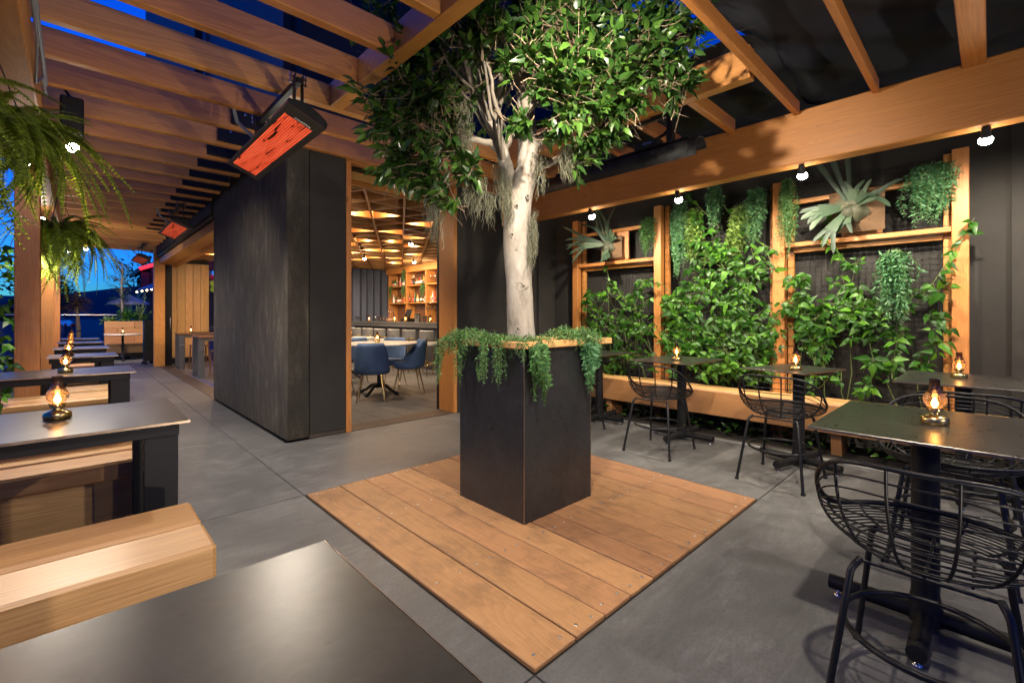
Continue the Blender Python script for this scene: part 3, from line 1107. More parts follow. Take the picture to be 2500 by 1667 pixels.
def heater(loc, L, label):
    """long curved black housing under the rafters, tilted; local y = length, opening faces down"""
    t = thing('patio_heater', label, 'patio heater', loc, 0, 'glowing patio heaters under the rafters')
    rot = (0, R(22), 0)
    W, D = 0.30, 0.055
    m = MB()
    prof = [(-W / 2, 0.0)] + [(-W / 2 * math.cos(a), 0.02 + D * math.sin(a)) for a in np.linspace(0.25, math.pi - 0.25, 9)] + [(W / 2, 0.0)]
    n = len(prof)
    vs = [(x, s * L / 2, z) for s in (-1, 1) for (x, z) in prof]
    fs = [(i, i + 1, n + i + 1, n + i) for i in range(n - 1)] + [tuple(range(n)), tuple(reversed(range(n, 2 * n)))]
    m.add(vs, fs)
    h = m.build('housing', M['frame'], t, (0, 0, 0), rot)
    m = MB()
    bw, be = 0.032, 0.15
    m.box((-W / 2, -L / 2, -0.012), (-W / 2 + bw, L / 2, -0.001), 0.003)
    m.box((W / 2 - bw - .018, -L / 2, -0.012), (W / 2, L / 2, -0.001), 0.003)
    m.box((-W / 2 + bw, -L / 2, -0.0115), (W / 2 - bw - .018, -L / 2 + be, -0.0015), 0.003)
    m.box((-W / 2 + bw, L / 2 - be * .6, -0.0115), (W / 2 - bw - .018, L / 2, -0.0015), 0.003)
    m.build('face_frame', plain('heater_face', (0.032, 0.028, 0.022), 0.45, 0.3), t, (0, 0, 0), rot)
    m = MB()
    x0, x1, y0, y1 = -W / 2 + bw, W / 2 - bw - .018, -L / 2 + be, L / 2 - be * .6
    m.grid(lambda u, v: (x0 + (x1 - x0) * u, y0 + (y1 - y0) * v, -0.0035 - 0.0 * u), 6, 20)
    m.build('glowing_element', GLOW, t, (0, 0, 0), rot)
    m = MB()
    nx, ny = 13, 64
    for i in range(nx + 1):
        x = x0 + (x1 - x0) * i / nx
        m.box((x - .0014, y0, -0.0065), (x + .0014, y1, -0.0050))
    for j in range(ny + 1):
        y = y0 + (y1 - y0) * j / ny
        m.box((x0, y - .0030, -0.0062), (x1, y + .0030, -0.0048))
    g = m.build('grille', M['frame'], t, (0, 0, 0), rot)
    # maker's lettering on the end of the face, raised a hair
    lettering('lettering', 'BROMIC', 0.034, plain('heater_lettering', (0.75, 0.74, 0.72), 0.5), h, (0.01, -L / 2 + 0.115, -0.0135), (R(180), 0, R(180)))
    # hanger: channel under the rafters, two drop straps, bolts, hose
    ux, uz = 0.02, 0.0
    m = MB()
    zc = 3.245 - loc[2]
    y0b, y1b = -L / 2 + 0.22, L / 2 - 0.45
    m.box((ux - .024, y0b, zc - .05), (ux + .024, y1b, zc - .006), 0.004)
    m.build('hanger_rail', M['frame'], t)
    for yy in (y0b + .035, y1b - .035):
        m = MB()
        m.box((ux - .032, yy - .03, 0.10), (ux - .026, yy + .03, zc + .02), 0.002)
        m.box((ux + .026, yy - .03, 0.10), (ux + .032, yy + .03, zc + .02), 0.002)
        s_ = m.build('drop_strap', M['frame'], t)
        for sx in (-1, 1):
            b_ = MB()
            b_.tube([(ux + sx * .055, yy, zc - .05), (ux + sx * .055, yy, zc + .03)], 0.006, 6)
            b_.lathe([(0.013, -0.006), (0.013, 0.006)], 6, (ux + sx * .055, yy, zc - .045))
            b_.lathe([(0.013, -0.006), (0.013, 0.006)], 6, (ux + sx * .055, yy, zc + .0))
            b_.build('bolt', M['chrome'], s_)
    m = MB()
    m.tube([(0.0, 0.30, 0.12), (-0.06, 0.36, 0.20), (-0.16, 0.42, 0.31), (-0.2, 0.38, 0.42), (-0.14, 0.30, 0.50)], 0.016, 8)
    m.build('flexible_conduit', M['conduit'], t)
    return t


HL = (1.235, 4.36, 2.865)
heater(HL, 1.78, 'nearest black patio heater with a large glowing orange grille')
heater((1.235, 9.72, 2.87), 1.6, 'second patio heater along the corridor rafters above the opening')
heater((1.235, 15.4, 2.87), 1.6, 'farthest small patio heater against the blue sky')

# tube heater between the beams, seen from behind
t = thing('tube_heater', 'long black half round tube heater hanging behind the tree in front of the long beam', 'patio heater', (3.89, 2.62, 2.84))
m = MB()
prof = [(0.118 * math.cos(a) - .0, 0.118 * math.sin(a) - .015) for a in np.linspace(R(20), R(215), 12)]
inner = [(x * .93, z * .93) for x, z in prof]
n = len(prof)
L = 1.8
vs = [(x, s * L / 2, z) for s in (-1, 1) for (x, z) in prof] + [(x, s * L / 2, z) for s in (-1, 1) for (x, z) in inner]
fs = [(i, i + 1, n + i + 1, n + i) for i in range(n - 1)] + [(2 * n + i + 1, 2 * n + i, 3 * n + i, 3 * n + i + 1) for i in range(n - 1)]
fs += [(i + 1, i, 2 * n + i, 2 * n + i + 1) for i in range(n - 1)] + [(n + i, n + i + 1, 3 * n + i + 1, 3 * n + i) for i in range(n - 1)]
fs += [(0, n, 3 * n, 2 * n), (n - 1, 3 * n - 1, 4 * n - 1, 2 * n - 1)][:1]
m.add(vs, fs, True)
m.build('reflector_hood', M['frame'], t)
m = MB()
m.box((-0.035, -0.80, 0.105), (0.035, 0.72, 0.125), 0.003)
m.build('top_rail', M['frame'], t)
m = MB()
m.tube([(0.01, -0.8, -0.0), (0.01, 0.8, -0.0)], 0.03, 10)
m.build('heating_tube', M['steel'], t)
m = MB()
m.box((-0.05, -0.52, 0.125), (0.05, -0.28, 0.185), 0.006)
m.build('control_box', M['frame'], t)
m = MB()
m.box((-0.051, -0.46, 0.145), (-0.0505, -0.36, 0.168), 0)
m.build('rating_plate', M['chrome'], t)
for yy in (-0.62, 0.5):
    m = MB()
    m.box((-0.03, yy - .03, 0.12), (0.03, yy + .03, 0.40), 0.004)
    m.tube([(0, yy, 0.36), (0, yy, 0.42)], 0.012, 6)
    m.build('drop_strap', M['frame'], t)
m = MB()
m.box((-0.02, -0.68, 0.36), (0.02, 0.56, 0.39), 0.003)
m.build('hanger_rail', M['frame'], t)
m = MB()
m.tube([(0.02, -0.4, 0.18), (0.02, -0.55, 0.22), (0.03, -0.66, 0.32), (0.03, -0.68, 0.40)], 0.016, 8)
m.build('flexible_conduit', M['frame'], t)

# ------------------------------------------------------------------ oil lamps
def make_lamp(label, loc, group='oil lamps on the steel tables'):
    t = thing('oil_lamp', label, 'oil lamp', loc, 0, group)
    m = MB()
    m.lathe([(0.046, 0.0), (0.050, 0.004), (0.050, 0.022), (0.047, 0.030), (0.030, 0.038), (0.016, 0.044), (0.016, 0.050)], 24)
    m.build('brass_base', M['brass'], t)
    m = MB()
    m.lathe([(0.014, 0.050), (0.026, 0.054), (0.028, 0.062), (0.022, 0.066), (0.024, 0.071), (0.012, 0.073)], 20)
    for k in range(16):
        a = k * math.pi / 8
        m.box((-.0014, -.0014, 0), (.0014, .0014, .012), c=(0.0275 * math.cos(a), 0.0275 * math.sin(a), 0.066))
    m.build('burner', M['brass'], t)
    m = MB()
    m.lathe([(0.023, 0.072), (0.030, 0.080), (0.038, 0.092), (0.041, 0.106), (0.038, 0.122), (0.030, 0.138)], 24, cap0=False, cap1=False)
    g = m.build('glass_chimney', M['amber'], t)
    m = MB()
    m.lathe([(0.030, 0.138), (0.022, 0.152), (0.0185, 0.168), (0.0190, 0.196), (0.0195, 0.199)], 24, cap0=False, cap1=False)
    m.build('sooty_neck', M['smoke'], g)
    m = MB()
    m.lathe([(0.002, 0.072), (0.010, 0.079), (0.0125, 0.090), (0.008, 0.104), (0.001, 0.118)], 10)
    m.build('flame', M['flame'], t)
    return t


lamp0 = make_lamp('amber glass oil lamp on the large steel table at lower right', (2.768, 0.175, 0.9145))
dup(lamp0, (4.97, 0.174, 0.9145), 0.3, 'oil lamp on the table against the last trellis post')
dup(lamp0, (4.661, 1.211, 0.9145), 0.8, 'oil lamp on the tilted table in front of the third trellis bay')
dup(lamp0, (4.762, 2.38, 0.9145), 1.4, 'oil lamp on the table in front of the leafiest trellis bay')
LT = [0.212, 2.564, 5.164, 7.449, 9.376, 11.491, 13.447]
names = ['', 'the steel picnic table behind the nearest bench', 'the second steel picnic table of the corridor row', 'the third steel picnic table of the corridor row',
         'the fourth steel picnic table of the corridor row', 'the fifth steel picnic table of the corridor row', 'the last steel picnic table of the corridor row']
for i in range(1, 7):
    dup(lamp0, (-0.06, LT[i] + (0.448 if i == 1 else 0.30), 0.9145), i * .7, 'amber glass oil lamp on ' + names[i])

# ------------------------------------------------------------------ left picnic tables and benches
def left_table(i, y, x0=-0.62, x1=0.385, depth=0.773):
    if i == 0:
        lab = 'dark steel tabletop in the lower left corner nearest the camera'
    else:
        lab = {1: 'dark steel picnic table behind the nearest fir bench', 2: 'second dark steel picnic table along the corridor', 3: 'third dark steel picnic table beside the first post',
               4: 'fourth dark steel picnic table along the corridor', 5: 'fifth dark steel picnic table beside the second post', 6: 'farthest dark steel picnic table of the corridor row'}[i]
    t = thing('picnic_table', lab, 'table', (0, y, 0), 0, 'steel picnic tables in the corridor row')
    m = MB()
    m.box((x0, 0, 0.902), (x1, depth, 0.913), 0.002)
    m.build('table_top', M['ltop'], t)
    m = MB()
    m.box((x0, -0.0012, 0.9015), (x1 + .0012, 0.0, 0.9125))
    m.box((x1, 0.0, 0.9015), (x1 + .0012, depth, 0.9125))
    m.build('worn_edge', M['edge'], t)
    for a, b_ in ((0.035, 0.047), (depth - .047, depth - .035)):
        m = MB()
        m.box((x0 + .02, a, 0.845), (x1 - .036, b_, 0.9005), 0.002)
        m.build('apron', M['frame'], t)
    for xl in (x0 + 0.04, x1 - .162):
        for a, b_ in ((0.05, 0.17), (depth - .17, depth - .05)):
            m = MB()
            m.box((xl, a, 0.0), (xl + .124, a + .012, 0.90), 0.002)
            m.box((xl + .112, a + .0125, 0.0), (xl + .124, b_, 0.899), 0.002)
            m.box((xl, a + .0125, 0.0), (xl + .010, a + .06, 0.899), 0.002)
            m.build('leg', M['frame'], t)
    return t


for i, y in enumerate(LT):
    left_table(i, y, x0=(-0.9 if i == 0 else -0.62 if i < 3 else -0.24), depth=0.773 if i < 2 else 0.70)


def bench(name, label, y0, y1, x0, x1, top, th, backboard=False, fascia=False):
    t = thing('timber_bench', label, 'bench', (x1, (y0 + y1) / 2, 0), 0, 'fir benches along the corridor tables')
    o = Vector((x1, (y0 + y1) / 2, 0))
    ym = (y0 + y1) / 2
    for a, b_ in ((y0, ym - .014), (ym + .014, y1)):
        board('seat_timber', Vector((x0, a, top - th)) - o, Vector((x1, b_, top)) - o, PALE, t, 0.012)
    if fascia:
        board('front_board', Vector((x0, y0 + .05, 0.01)) - o, Vector((x1 - .02, y0 + .085, top - th - .004)) - o, PALE, t, 0.004)
    else:
        for xx in (x0 + .12, x1 - .35):
            board('leg', Vector((xx, y0 + .08, 0.0)) - o, Vector((xx + .10, y1 - .08, top - th - .002)) - o, FIR, t, 0.006, axis=2)
    if backboard:
        board('back_board', Vector((x0, y1 + .006, 0.12)) - o, Vector((x1 - .02, y1 + .05, top + .20)) - o, PALE, t, 0.006)
    return t


bench('b', 'nearest pale fir bench of two thick timbers with a knot at left', 1.861, 2.376, -0.95, 0.357, 0.60, 0.125)
bench('b', 'fir bench with a solid front board under the first picnic table', 3.29, 3.80, -0.9, 0.30, 0.60, 0.10, True, True)
bench('b', 'fir bench on the near side of the second picnic table', 4.45, 4.96, -0.62, 0.30, 0.60, 0.10)
bench('b', 'fir bench on the far side of the second picnic table', 5.98, 6.56, -0.62, 0.30, 0.60, 0.10, False, True)
bench('b', 'fir bench on the near side of the third picnic table', 6.72, 7.2, -0.20, 0.30, 0.60, 0.10)
for i in (3, 4, 5, 6):
    nm = {3: 'third', 4: 'fourth', 5: 'fifth', 6: 'last'}[i]
    bench('b', f'fir bench on the far side of the {nm} picnic table', LT[i] + .73, LT[i] + 1.18, -0.20, 0.30, 0.60, 0.10, False, True)

# ------------------------------------------------------------------ right: tables
def bar_table(label, loc, rotz, lx, ly, colx=0.0, coly=0.0):
    t = thing('pedestal_table', label, 'table', loc, rotz, 'steel pedestal tables by the green wall')
    m = MB()
    m.box((-lx / 2, -ly / 2, 0.901), (lx / 2, ly / 2, 0.914), 0.002)
    m.build('table_top', M['tabletop'], t)
    m = MB()
    e = 0.0013
    m.box((-lx / 2 - e, -ly / 2 - e, 0.903), (lx / 2 + e, -ly / 2, 0.912))
    m.box((-lx / 2 - e, ly / 2, 0.903), (lx / 2 + e, ly / 2 + e, 0.912))
    m.box((-lx / 2 - e, -ly / 2, 0.903), (-lx / 2, ly / 2, 0.912))
    m.build('worn_edge', M['edge'], t)
    m = MB()
    m.prism([(-.22, .9), (.22, .9), (.05, .862), (-.05, .862)], 1, coly - .22, coly + .22)
    m.build('mounting_plate', M['frame'], t, (colx, 0, 0))
    m = MB()
    m.lathe([(0.062, 0.03), (0.060, 0.10), (0.050, 0.16), (0.050, 0.87)], 20, (colx, coly, 0))
    m.build('column', M['frame'], t)
    for k in range(4):
        a = k * math.pi / 2
        d = Vector((math.cos(a), math.sin(a), 0))
        c = Vector((colx, coly, 0.062))
        m = MB()
        m.tube([c + d * 0.05, c + d * 0.36], 0.034, 14)
        am = m.build('base_arm', M['frame'], t)
        m = MB()
        p = c + d * 0.325
        m.lathe([(0.018, 0.0), (0.018, 0.008), (0.007, 0.010), (0.007, 0.035)], 10, (p.x, p.y, 0))
        m.build('levelling_foot', M['chrome'], am)
    return t


bar_table('large dark steel table with a lamp at the lower right', (2.755, 0.205, 0), 0, 0.89, 0.70)
bar_table('steel table with a lamp against the last trellis post', (4.90, 0.15, 0), 0.0, 0.98, 0.72, 0.05)
bar_table('slightly turned steel table in front of the third trellis bay', (4.80, 1.27, 0), R(-14), 0.70, 0.56, 0.10)
bar_table('steel table in front of the middle trellis bay', (4.87, 2.44, 0), R(-1), 0.86, 0.70, 0.13)
bar_table('steel table half hidden behind the tree planter', (4.95, 3.63, 0), 0.0, 0.86, 0.70, 0.13)


# ------------------------------------------------------------------ wire stools
def make_stool(label, loc, rotz):
    t = thing('wire_stool', label, 'stool', loc, rotz, 'black wire bucket stools')
    rx, ry = 0.305, 0.335

    def rim(a):
        f = max(0.0, (math.cos(a) + .58) / 1.58)
        f = f * f * (3 - 2 * f)
        z = 0.615 + 0.285 * f
        fl = 1.0 - 0.10 * f
        return Vector((-math.cos(a) * rx * (1.04 if math.cos(a) < 0 else fl), math.sin(a) * ry * (0.97 + .03 * f), z))

    def P(a, v):
        r = rim(a)
        b_ = Vector((-math.cos(a) * 0.185 + .01, math.sin(a) * 0.205, 0.556))
        k = v ** 2.3
        q = r.lerp(b_, k)
        q.z = r.z + (b_.z - r.z) * (1 - (1 - v) ** 1.25)
        return q
    N = 44
    m = MB()
    m.tube([rim(2 * math.pi * i / N) for i in range(N)], 0.0085, 8, closed=True)
    m.build('rim', M['wire'], t)
    for j, v in enumerate((0.115, 0.23, 0.34, 0.45, 0.55, 0.65, 0.74, 0.83, 0.92, 1.0)):
        m = MB()
        m.tube([P(2 * math.pi * i / N, v) for i in range(N)], 0.0034, 5, closed=True)
        m.build('hoop_wire', M['wire'], t)
    for a in np.linspace(-math.pi, math.pi, 13)[:-1] + 0.26:
        m = MB()
        m.tube([P(a, v) for v in np.linspace(0, 1, 10)], 0.0056, 6)
        m.build('rib_wire', M['wire'], t)
    for x in np.linspace(-0.14, 0.16, 7):
        w = 0.205 * math.sqrt(max(0.05, 1 - ((x - .01) / .19) ** 2))
        m = MB()
        m.tube([(x, -w, 0.556), (x, -w * .5, 0.548), (x, 0, 0.546), (x, w * .5, 0.548), (x, w, 0.556)], 0.0034, 5)
        m.build('seat_wire', M['wire'], t)
    for y in (-0.11, 0.0, 0.11):
        w = 0.185 * math.sqrt(1 - (y / .21) ** 2)
        m = MB()
        m.tube([(-w + .01, y, 0.550), (0, y, 0.5425), (w + .01, y, 0.550)], 0.0055, 6)
        m.build('seat_wire', M['wire'], t)
    m = MB()
    m.tube([(-.16, -.17, .535), (-.16, .17, .535)], 0.007, 6)
    m.tube([(.17, -.17, .535), (.17, .17, .535)], 0.007, 6)
    m.build('under_frame', M['wire'], t)
    for sx in (-1, 1):
        for sy in (-1, 1):
            top = Vector((sx * .165 + .005, sy * .17, .538))
            knee = Vector((sx * .20, sy * .19, .505))
            foot = Vector((sx * .287, sy * .25, .012))
            m = MB()
            m.tube([top, top.lerp(knee, .6) + Vector((sx * .006, 0, .006)), knee, knee.lerp(foot, .5), foot], 0.0115, 8)
            lg = m.build('leg', M['wire'], t)
            m = MB()
            m.lathe([(0.017, 0), (0.018, .008), (0.012, .022)], 10, (foot.x, foot.y, 0))
            m.build('foot_cap', M['wire'], lg)
    m = MB()
    m.tube([(0.262 * math.cos(2 * math.pi * i / 36) + .0, 0.245 * math.sin(2 * math.pi * i / 36), 0.275) for i in range(36)], 0.0105, 8, closed=True)
    m.build('foot_ring', M['wire'], t)
    return t


st0 = make_stool('black wire stool in the lower right corner nearest the camera', (2.16, 0.15, 0), 0)
dup(st0, (3.62, 0.16, 0), math.pi, 'black wire stool facing back across the large lower right table')
dup(st0, (4.36, 0.12, 0), 0.05, 'black wire stool at the table against the last trellis post')
dup(st0, (4.39, 1.25, 0), -0.04, 'black wire stool in front of the slightly turned table')
dup(st0, (4.42, 2.40, 0), 0.03, 'black wire stool at the table of the middle trellis bay')
dup(st0, (4.45, 3.56, 0), -0.02, 'black wire stool mostly hidden behind the tree planter')

# ------------------------------------------------------------------ trellis
tr = thing('trellis', 'fir trellis frame with black wire mesh bays along the dark wall', 'trellis', (5.9, 2.4, 0))
TO = Vector((5.9, 2.4, 0))


def tpart(name, lo, hi, mats=FIR, b=0.004, axis=None):
    return board(name, Vector(lo) - TO, Vector(hi) - TO, mats, tr, b, axis)


posts = [(4.60, 4.705), (3.155, 3.262), (1.63, 1.755), (0.14, 0.255)]
for a, b_ in posts:
    tpart('post', (5.85, a, 0.0), (5.95, b_, 2.93), axis=2)
bays = [(3.262, 4.60), (1.755, 3.155), (0.255, 1.63)]
for i, (a, b_) in enumerate(bays):
    for e0, e1 in ((a + .002, a + .062), (b_ - .062, b_ - .002)):
        tpart('batten', (5.965, e0, 0.0), (6.02, e1, 2.93), axis=2)
    if i != 1:
        tpart('rail', (5.86, a + .002, 2.175), (5.94, b_ - .002, 2.225), axis=1)
        tpart('rail', (5.955, a + .064, 2.12), (6.01, b_ - .064, 2.168), axis=1)
        tpart('rail', (5.90, a + .002, 2.66), (5.96, b_ - .002, 2.71), axis=1)
        yc = {0: 3.86, 2: 0.93}[i]
        tpart('mounting_board', (5.89, yc - .17, 2.235), (5.915, yc + .17, 2.655), REDW, axis=2)
    m = MB()
    for y in np.arange(a + .08, b_ - .07, 0.052):
        m.box((6.0215, y - .0014, 0.05), (6.0243, y + .0014, 2.92))
    for z in np.arange(0.3, 2.92, 0.052):
        m.box((6.0245, a + .01, z - .0014), (6.0273, b_ - .01, z + .0014))
    tag(m.build('wire_mesh', M['wire'], tr, -TO), kind='stuff')
    # tie wires wrapped round the battens
    m = MB()
    for z in np.arange(0.35, 2.9, 0.10):
        m.box((5.9615, b_ - .066, z - .002), (5.9645, b_ - .001, z + .002))
        m.box((5.9615, a + .001, z - .002), (5.9645, a + .066, z + .002))
    tag(m.build('tie_wires', M['wire'], tr, -TO), kind='stuff')

# long bench under the trellis
lb = thing('long_bench', 'long low fir bench with a deep front board below the climbing plants', 'bench', (5.55, 2.5, 0))
LO = Vector((5.55, 2.5, 0))


def lpart(name, lo, hi, mats=REDW, b=0.008, axis=None):
    return board(name, Vector(lo) - LO, Vector(hi) - LO, mats, lb, b, axis)


lpart('front_board', (5.398, -1.6, 0.235), (5.478, 4.18, 0.522))
lpart('seat_timber', (5.481, -1.6, 0.43), (5.60, 4.18, 0.525), PALE)
lpart('seat_timber', (5.606, -1.6, 0.43), (5.72, 4.18, 0.522), PALE)
lpart('seat_timber', (5.726, -1.6, 0.43), (5.84, 4.18, 0.524), PALE)
for y in (3.72, 1.03, -1.2):
    m = MB()
    m.prism([(5.49, 0.235), (5.80, 0.235), (5.78, 0.0), (5.53, 0.0)], 1, y, y + .09)
    m.build('leg', REDW[2], lb, -LO)

# ================================================================== plants
def leaf_geo(L, W, n=4, fold=0.25, curl=0.25, tip=1.4, base=0.7):
    vs, fs = [], []
    for i in range(n + 1):
        t = i / n
        w = W / 2 * (math.sin(math.pi * min(1, max(0, t)) ** base) ** 0.8) if 0 < t < 1 else 0
        w *= (1 - 0.35 * t ** tip)
        y = L * t
        z = -curl * L * t * t
        vs.append((0, y, z))
        if 0 < i < n:
            vs.append((-w, y - 0.04 * L, z + fold * w))
            vs.append((w, y - 0.04 * L, z + fold * w))
    def c(i):
        return 0 if i == 0 else (1 + 3 * (i - 1) if i < n else 1 + 3 * (n - 1))
    for i in range(n):
        if i == 0:
            fs += [(0, 1, 2), (0, 3, 1)]
        elif i == n - 1:
            a = c(i)
            fs += [(a, c(n), a + 1), (a, a + 2, c(n))]
        else:
            a, b_ = c(i), c(i + 1)
            fs += [(a, b_, b_ + 1, a + 1), (a, a + 2, b_ + 2, b_)]
    return vs, fs


def frame(d, nrm, s=1.0, p=(0, 0, 0)):
    d = Vector(d).normalized()
    nrm = Vector(nrm)
    z = nrm - d * nrm.dot(d)
    if z.length < 1e-5:
        z = Vector((1, 0, 0)) - d * d.x
    z.normalize()
    x = d.cross(z)
    p = Vector(p)
    return [[x.x * s, d.x * s, z.x * s, p.x], [x.y * s, d.y * s, z.y * s, p.y], [x.z * s, d.z * s, z.z * s, p.z]]


def rv(s=1.0):
    return Vector((rnd.gauss(0, s), rnd.gauss(0, s), rnd.gauss(0, s)))


def mesh_of(name, geo, mat, smooth=True):
    m = MB()
    m.add(geo[0], geo[1], smooth)
    return m.mesh(name, mat)


def foliage(root, geos, frames, mat, n_parts=300, leaf='leaf', mass='foliage'):
    """nearest pieces as parts of their own, the rest joined into one part"""
    lo = root.location
    order = sorted(range(len(frames)), key=lambda i: (Vector((frames[i][0][3], frames[i][1][3], frames[i][2][3])) + lo - Vector((0, 0, CAM_H))).length + rnd.uniform(-.15, .15))
    mes = [mesh_of(leaf, g, mat) for g in geos]
    for i in order[:n_parts]:
        o = bpy.data.objects.new(leaf, mes[i % len(mes)])
        COL.objects.link(o)
        o.parent = root
        f = frames[i]
        o.matrix_basis = Matrix((f[0], f[1], f[2], (0, 0, 0, 1)))
    rest = order[n_parts:]
    if rest:
        me = mass_mesh(mass, geos, [frames[i] for i in rest], mat)
        tag(link(mass, me, root), kind='stuff')


# ------------------------------------------------------------------ planter
pl = thing('tree_planter', 'tall square black steel planter with a fir collar standing on the timber deck', 'planter', (2.526, 2.5, 0))
QO = Vector((2.526, 2.5, 0))


def qpart(name, lo, hi, mats, b=0.002, axis=None):
    return board(name, Vector(lo) - QO, Vector(hi) - QO, mats, pl, b, axis)


X0, X1, Y0, Y1 = 2.161, 2.892, 2.148, 2.851
qpart('steel_side', (X0, Y0, 0.004), (X1, Y0 + .012, 1.172), M['steel'], 0.003)
qpart('steel_side', (X0, Y0 + .0135, 0.004), (X0 + .012, Y1, 1.172), M['steel'], 0.003)
qpart('steel_side', (X1 - .012, Y0 + .0135, 0.004), (X1, Y1, 1.172), M['steel'], 0.003)
qpart('steel_side', (X0 + .0135, Y1 - .012, 0.004), (X1 - .0135, Y1, 1.172), M['steel'], 0.003)
for (x, y) in ((X0, Y0), (X1, Y0)):
    qpart('bare_edge', (x - .0015, y - .0015, 0.006), (x + .003, y + .003, 1.17), M['edge'], 0.0, axis=2)
qpart('collar_board', (2.128, 2.112, 1.175), (3.13, 2.255, 1.220), PALE, 0.004)
qpart('collar_board', (2.128, 2.258, 1.175), (2.270, 2.80, 1.220), PALE, 0.004)
qpart('collar_board', (2.128, 2.803, 1.175), (2.93, 2.90, 1.220), PALE, 0.004)
qpart('collar_board', (2.79, 2.258, 1.175), (2.93, 2.80, 1.220), PALE, 0.004)
m = MB()
m.grid(lambda u, v: (2.18 + .69 * u - QO.x, 2.17 + .67 * v - QO.y, 1.17 + .015 * math.sin(u * 20) * math.sin(v * 17)), 12, 12)
m.build('soil', M['soil'], pl)

# ------------------------------------------------------------------ the tree
tree = thing('ficus_tree', 'ficus tree with pale spotted trunk and glossy green crown growing through the pergola opening', 'tree', (2.50, 2.52, 1.17))
TRO = Vector((2.50, 2.52, 1.17))


def limb(name, pts, rad, n=12, sub=6, wob=0.0):
    P_ = [Vector(p) for p in pts]
    out, rr = [], []
    for i in range(len(P_) - 1):
        p0, p1, p2, p3 = P_[max(0, i - 1)], P_[i], P_[i + 1], P_[min(len(P_) - 1, i + 2)]
        for s in range(sub):
            t = s / sub
            q = 0.5 * ((2 * p1) + (p2 - p0) * t + (2 * p0 - 5 * p1 + 4 * p2 - p3) * t * t + (3 * p1 - p0 - 3 * p2 + p3) * t ** 3)
            out.append(q + rv(wob))
            rr.append(rad[i] + (rad[i + 1] - rad[i]) * t)
    out.append(P_[-1])
    rr.append(rad[-1])
    m = MB()
    m.tube([p - TRO for p in out], rr, n)
    return m, out


# trunk with bumps
m, tp = limb('trunk', [(2.502, 2.519, 1.10), (2.502, 2.519, 1.3), (2.49, 2.531, 1.65), (2.478, 2.54, 2.02), (2.495, 2.53, 2.30), (2.535, 2.49, 2.56), (2.53, 2.495, 3.0), (2.49, 2.53, 3.5), (2.46, 2.56, 3.9), (2.47, 2.55, 4.5)],
              [0.118, 0.108, 0.100, 0.108, 0.100, 0.082, 0.066, 0.055, 0.045, 0.02], 22, 8)
from mathutils import noise as mnoise
m.v = [tuple(Vector(v) + Vector((v[0] - 0.0, v[1], 0)).normalized() * 0.012 * mnoise.noise(Vector(v) * Vector((7, 7, 4)).length * .35)) for v in m.v]
m.build('trunk', M['bark'], tree)
# old branch scars: swollen lips of bark round a dark uneven hollow
for (vx, vy, s, sq) in ((1196, 657, .95, .85), (1190, 757, .5, 1.3), (1197, 690, .38, 1.5), (1176, 540, .3, 1.4), (1187, 474, .40, 1.2), (1212, 452, .3, 1.6)):
    p = pt(vx, vy, d=3.452)
    nrm = (Vector((0, 0, CAM_H)) - p)
    nrm.z = 0
    nrm.normalize()
    r = 0.030 * s
    q = nrm.to_track_quat('Z', 'Y').to_euler()
    for nm, prof, mt in (('bark_lip', [(r * 1.75, -0.022), (r * 1.4, 0.001), (r * 1.05, 0.008), (r * .8, 0.002), (r * .7, -.004)], M['bark']), ('knot_hollow', [(r * .92, 0.0045), (r * .6, -0.001), (0.001, .003)], M['hollow'])):
        m = MB()
        m.lathe(prof, 20, cap0=False, cap1=False)
        m.v = [(x * (1 + .22 * math.sin(3 * math.atan2(y, x) + vx)), y * sq * (1 + .2 * math.sin(2 * math.atan2(y, x) + vy)), z) for (x, y, z) in m.v]
        m.build(nm, mt, tree, p - TRO + nrm * 0.003, q)

limbs = [
    ([(2.485, 2.535, 2.12), (2.43, 2.585, 2.42), (2.40, 2.615, 2.64), (2.335, 2.675, 2.87), (2.21, 2.80, 3.24), (2.12, 2.885, 3.65), (2.05, 2.95, 4.2)], [.07, .058, .050, .040, .032, .022, .010]),
    ([(2.53, 2.49, 2.62), (2.62, 2.40, 2.78), (2.78, 2.30, 2.92), (2.98, 2.15, 3.03), (3.2, 1.98, 3.16)], [.05, .036, .03, .022, .01]),
    ([(2.53, 2.49, 2.75), (2.48, 2.45, 3.0), (2.38, 2.42, 3.3), (2.33, 2.4, 3.7)], [.045, .034, .028, .012]),
    ([(2.40, 2.61, 2.65), (2.30, 2.66, 2.72), (2.13, 2.75, 2.72), (1.98, 2.86, 2.66)], [.035, .026, .018, .008]),
    ([(2.53, 2.495, 3.0), (2.68, 2.42, 3.3), (2.85, 2.25, 3.6), (3.05, 2.05, 3.85)], [.05, .036, .026, .01]),
    ([(2.52, 2.50, 2.85), (2.63, 2.56, 3.15), (2.85, 2.7, 3.5), (3.05, 2.9, 3.8)], [.04, .032, .024, .01]),
    ([(2.44, 2.58, 2.5), (2.36, 2.58, 2.62), (2.2, 2.45, 2.85), (2.0, 2.35, 3.1)], [.03, .024, .018, .008]),
    ([(2.50, 2.52, 3.3), (2.35, 2.4, 3.6), (2.2, 2.2, 3.85)], [.035, .022, .01]),
    ([(2.33, 2.68, 2.9), (2.38, 2.62, 3.2), (2.42, 2.6, 3.7)], [.03, .024, .012]),
    ([(2.24, 2.77, 3.15), (2.05, 2.7, 3.4), (1.9, 2.62, 3.6)], [.026, .018, .008]),
    ([(2.54, 2.47, 2.5), (2.66, 2.38, 2.58), (2.8, 2.27, 2.62)], [.035, .024, .01]),
]
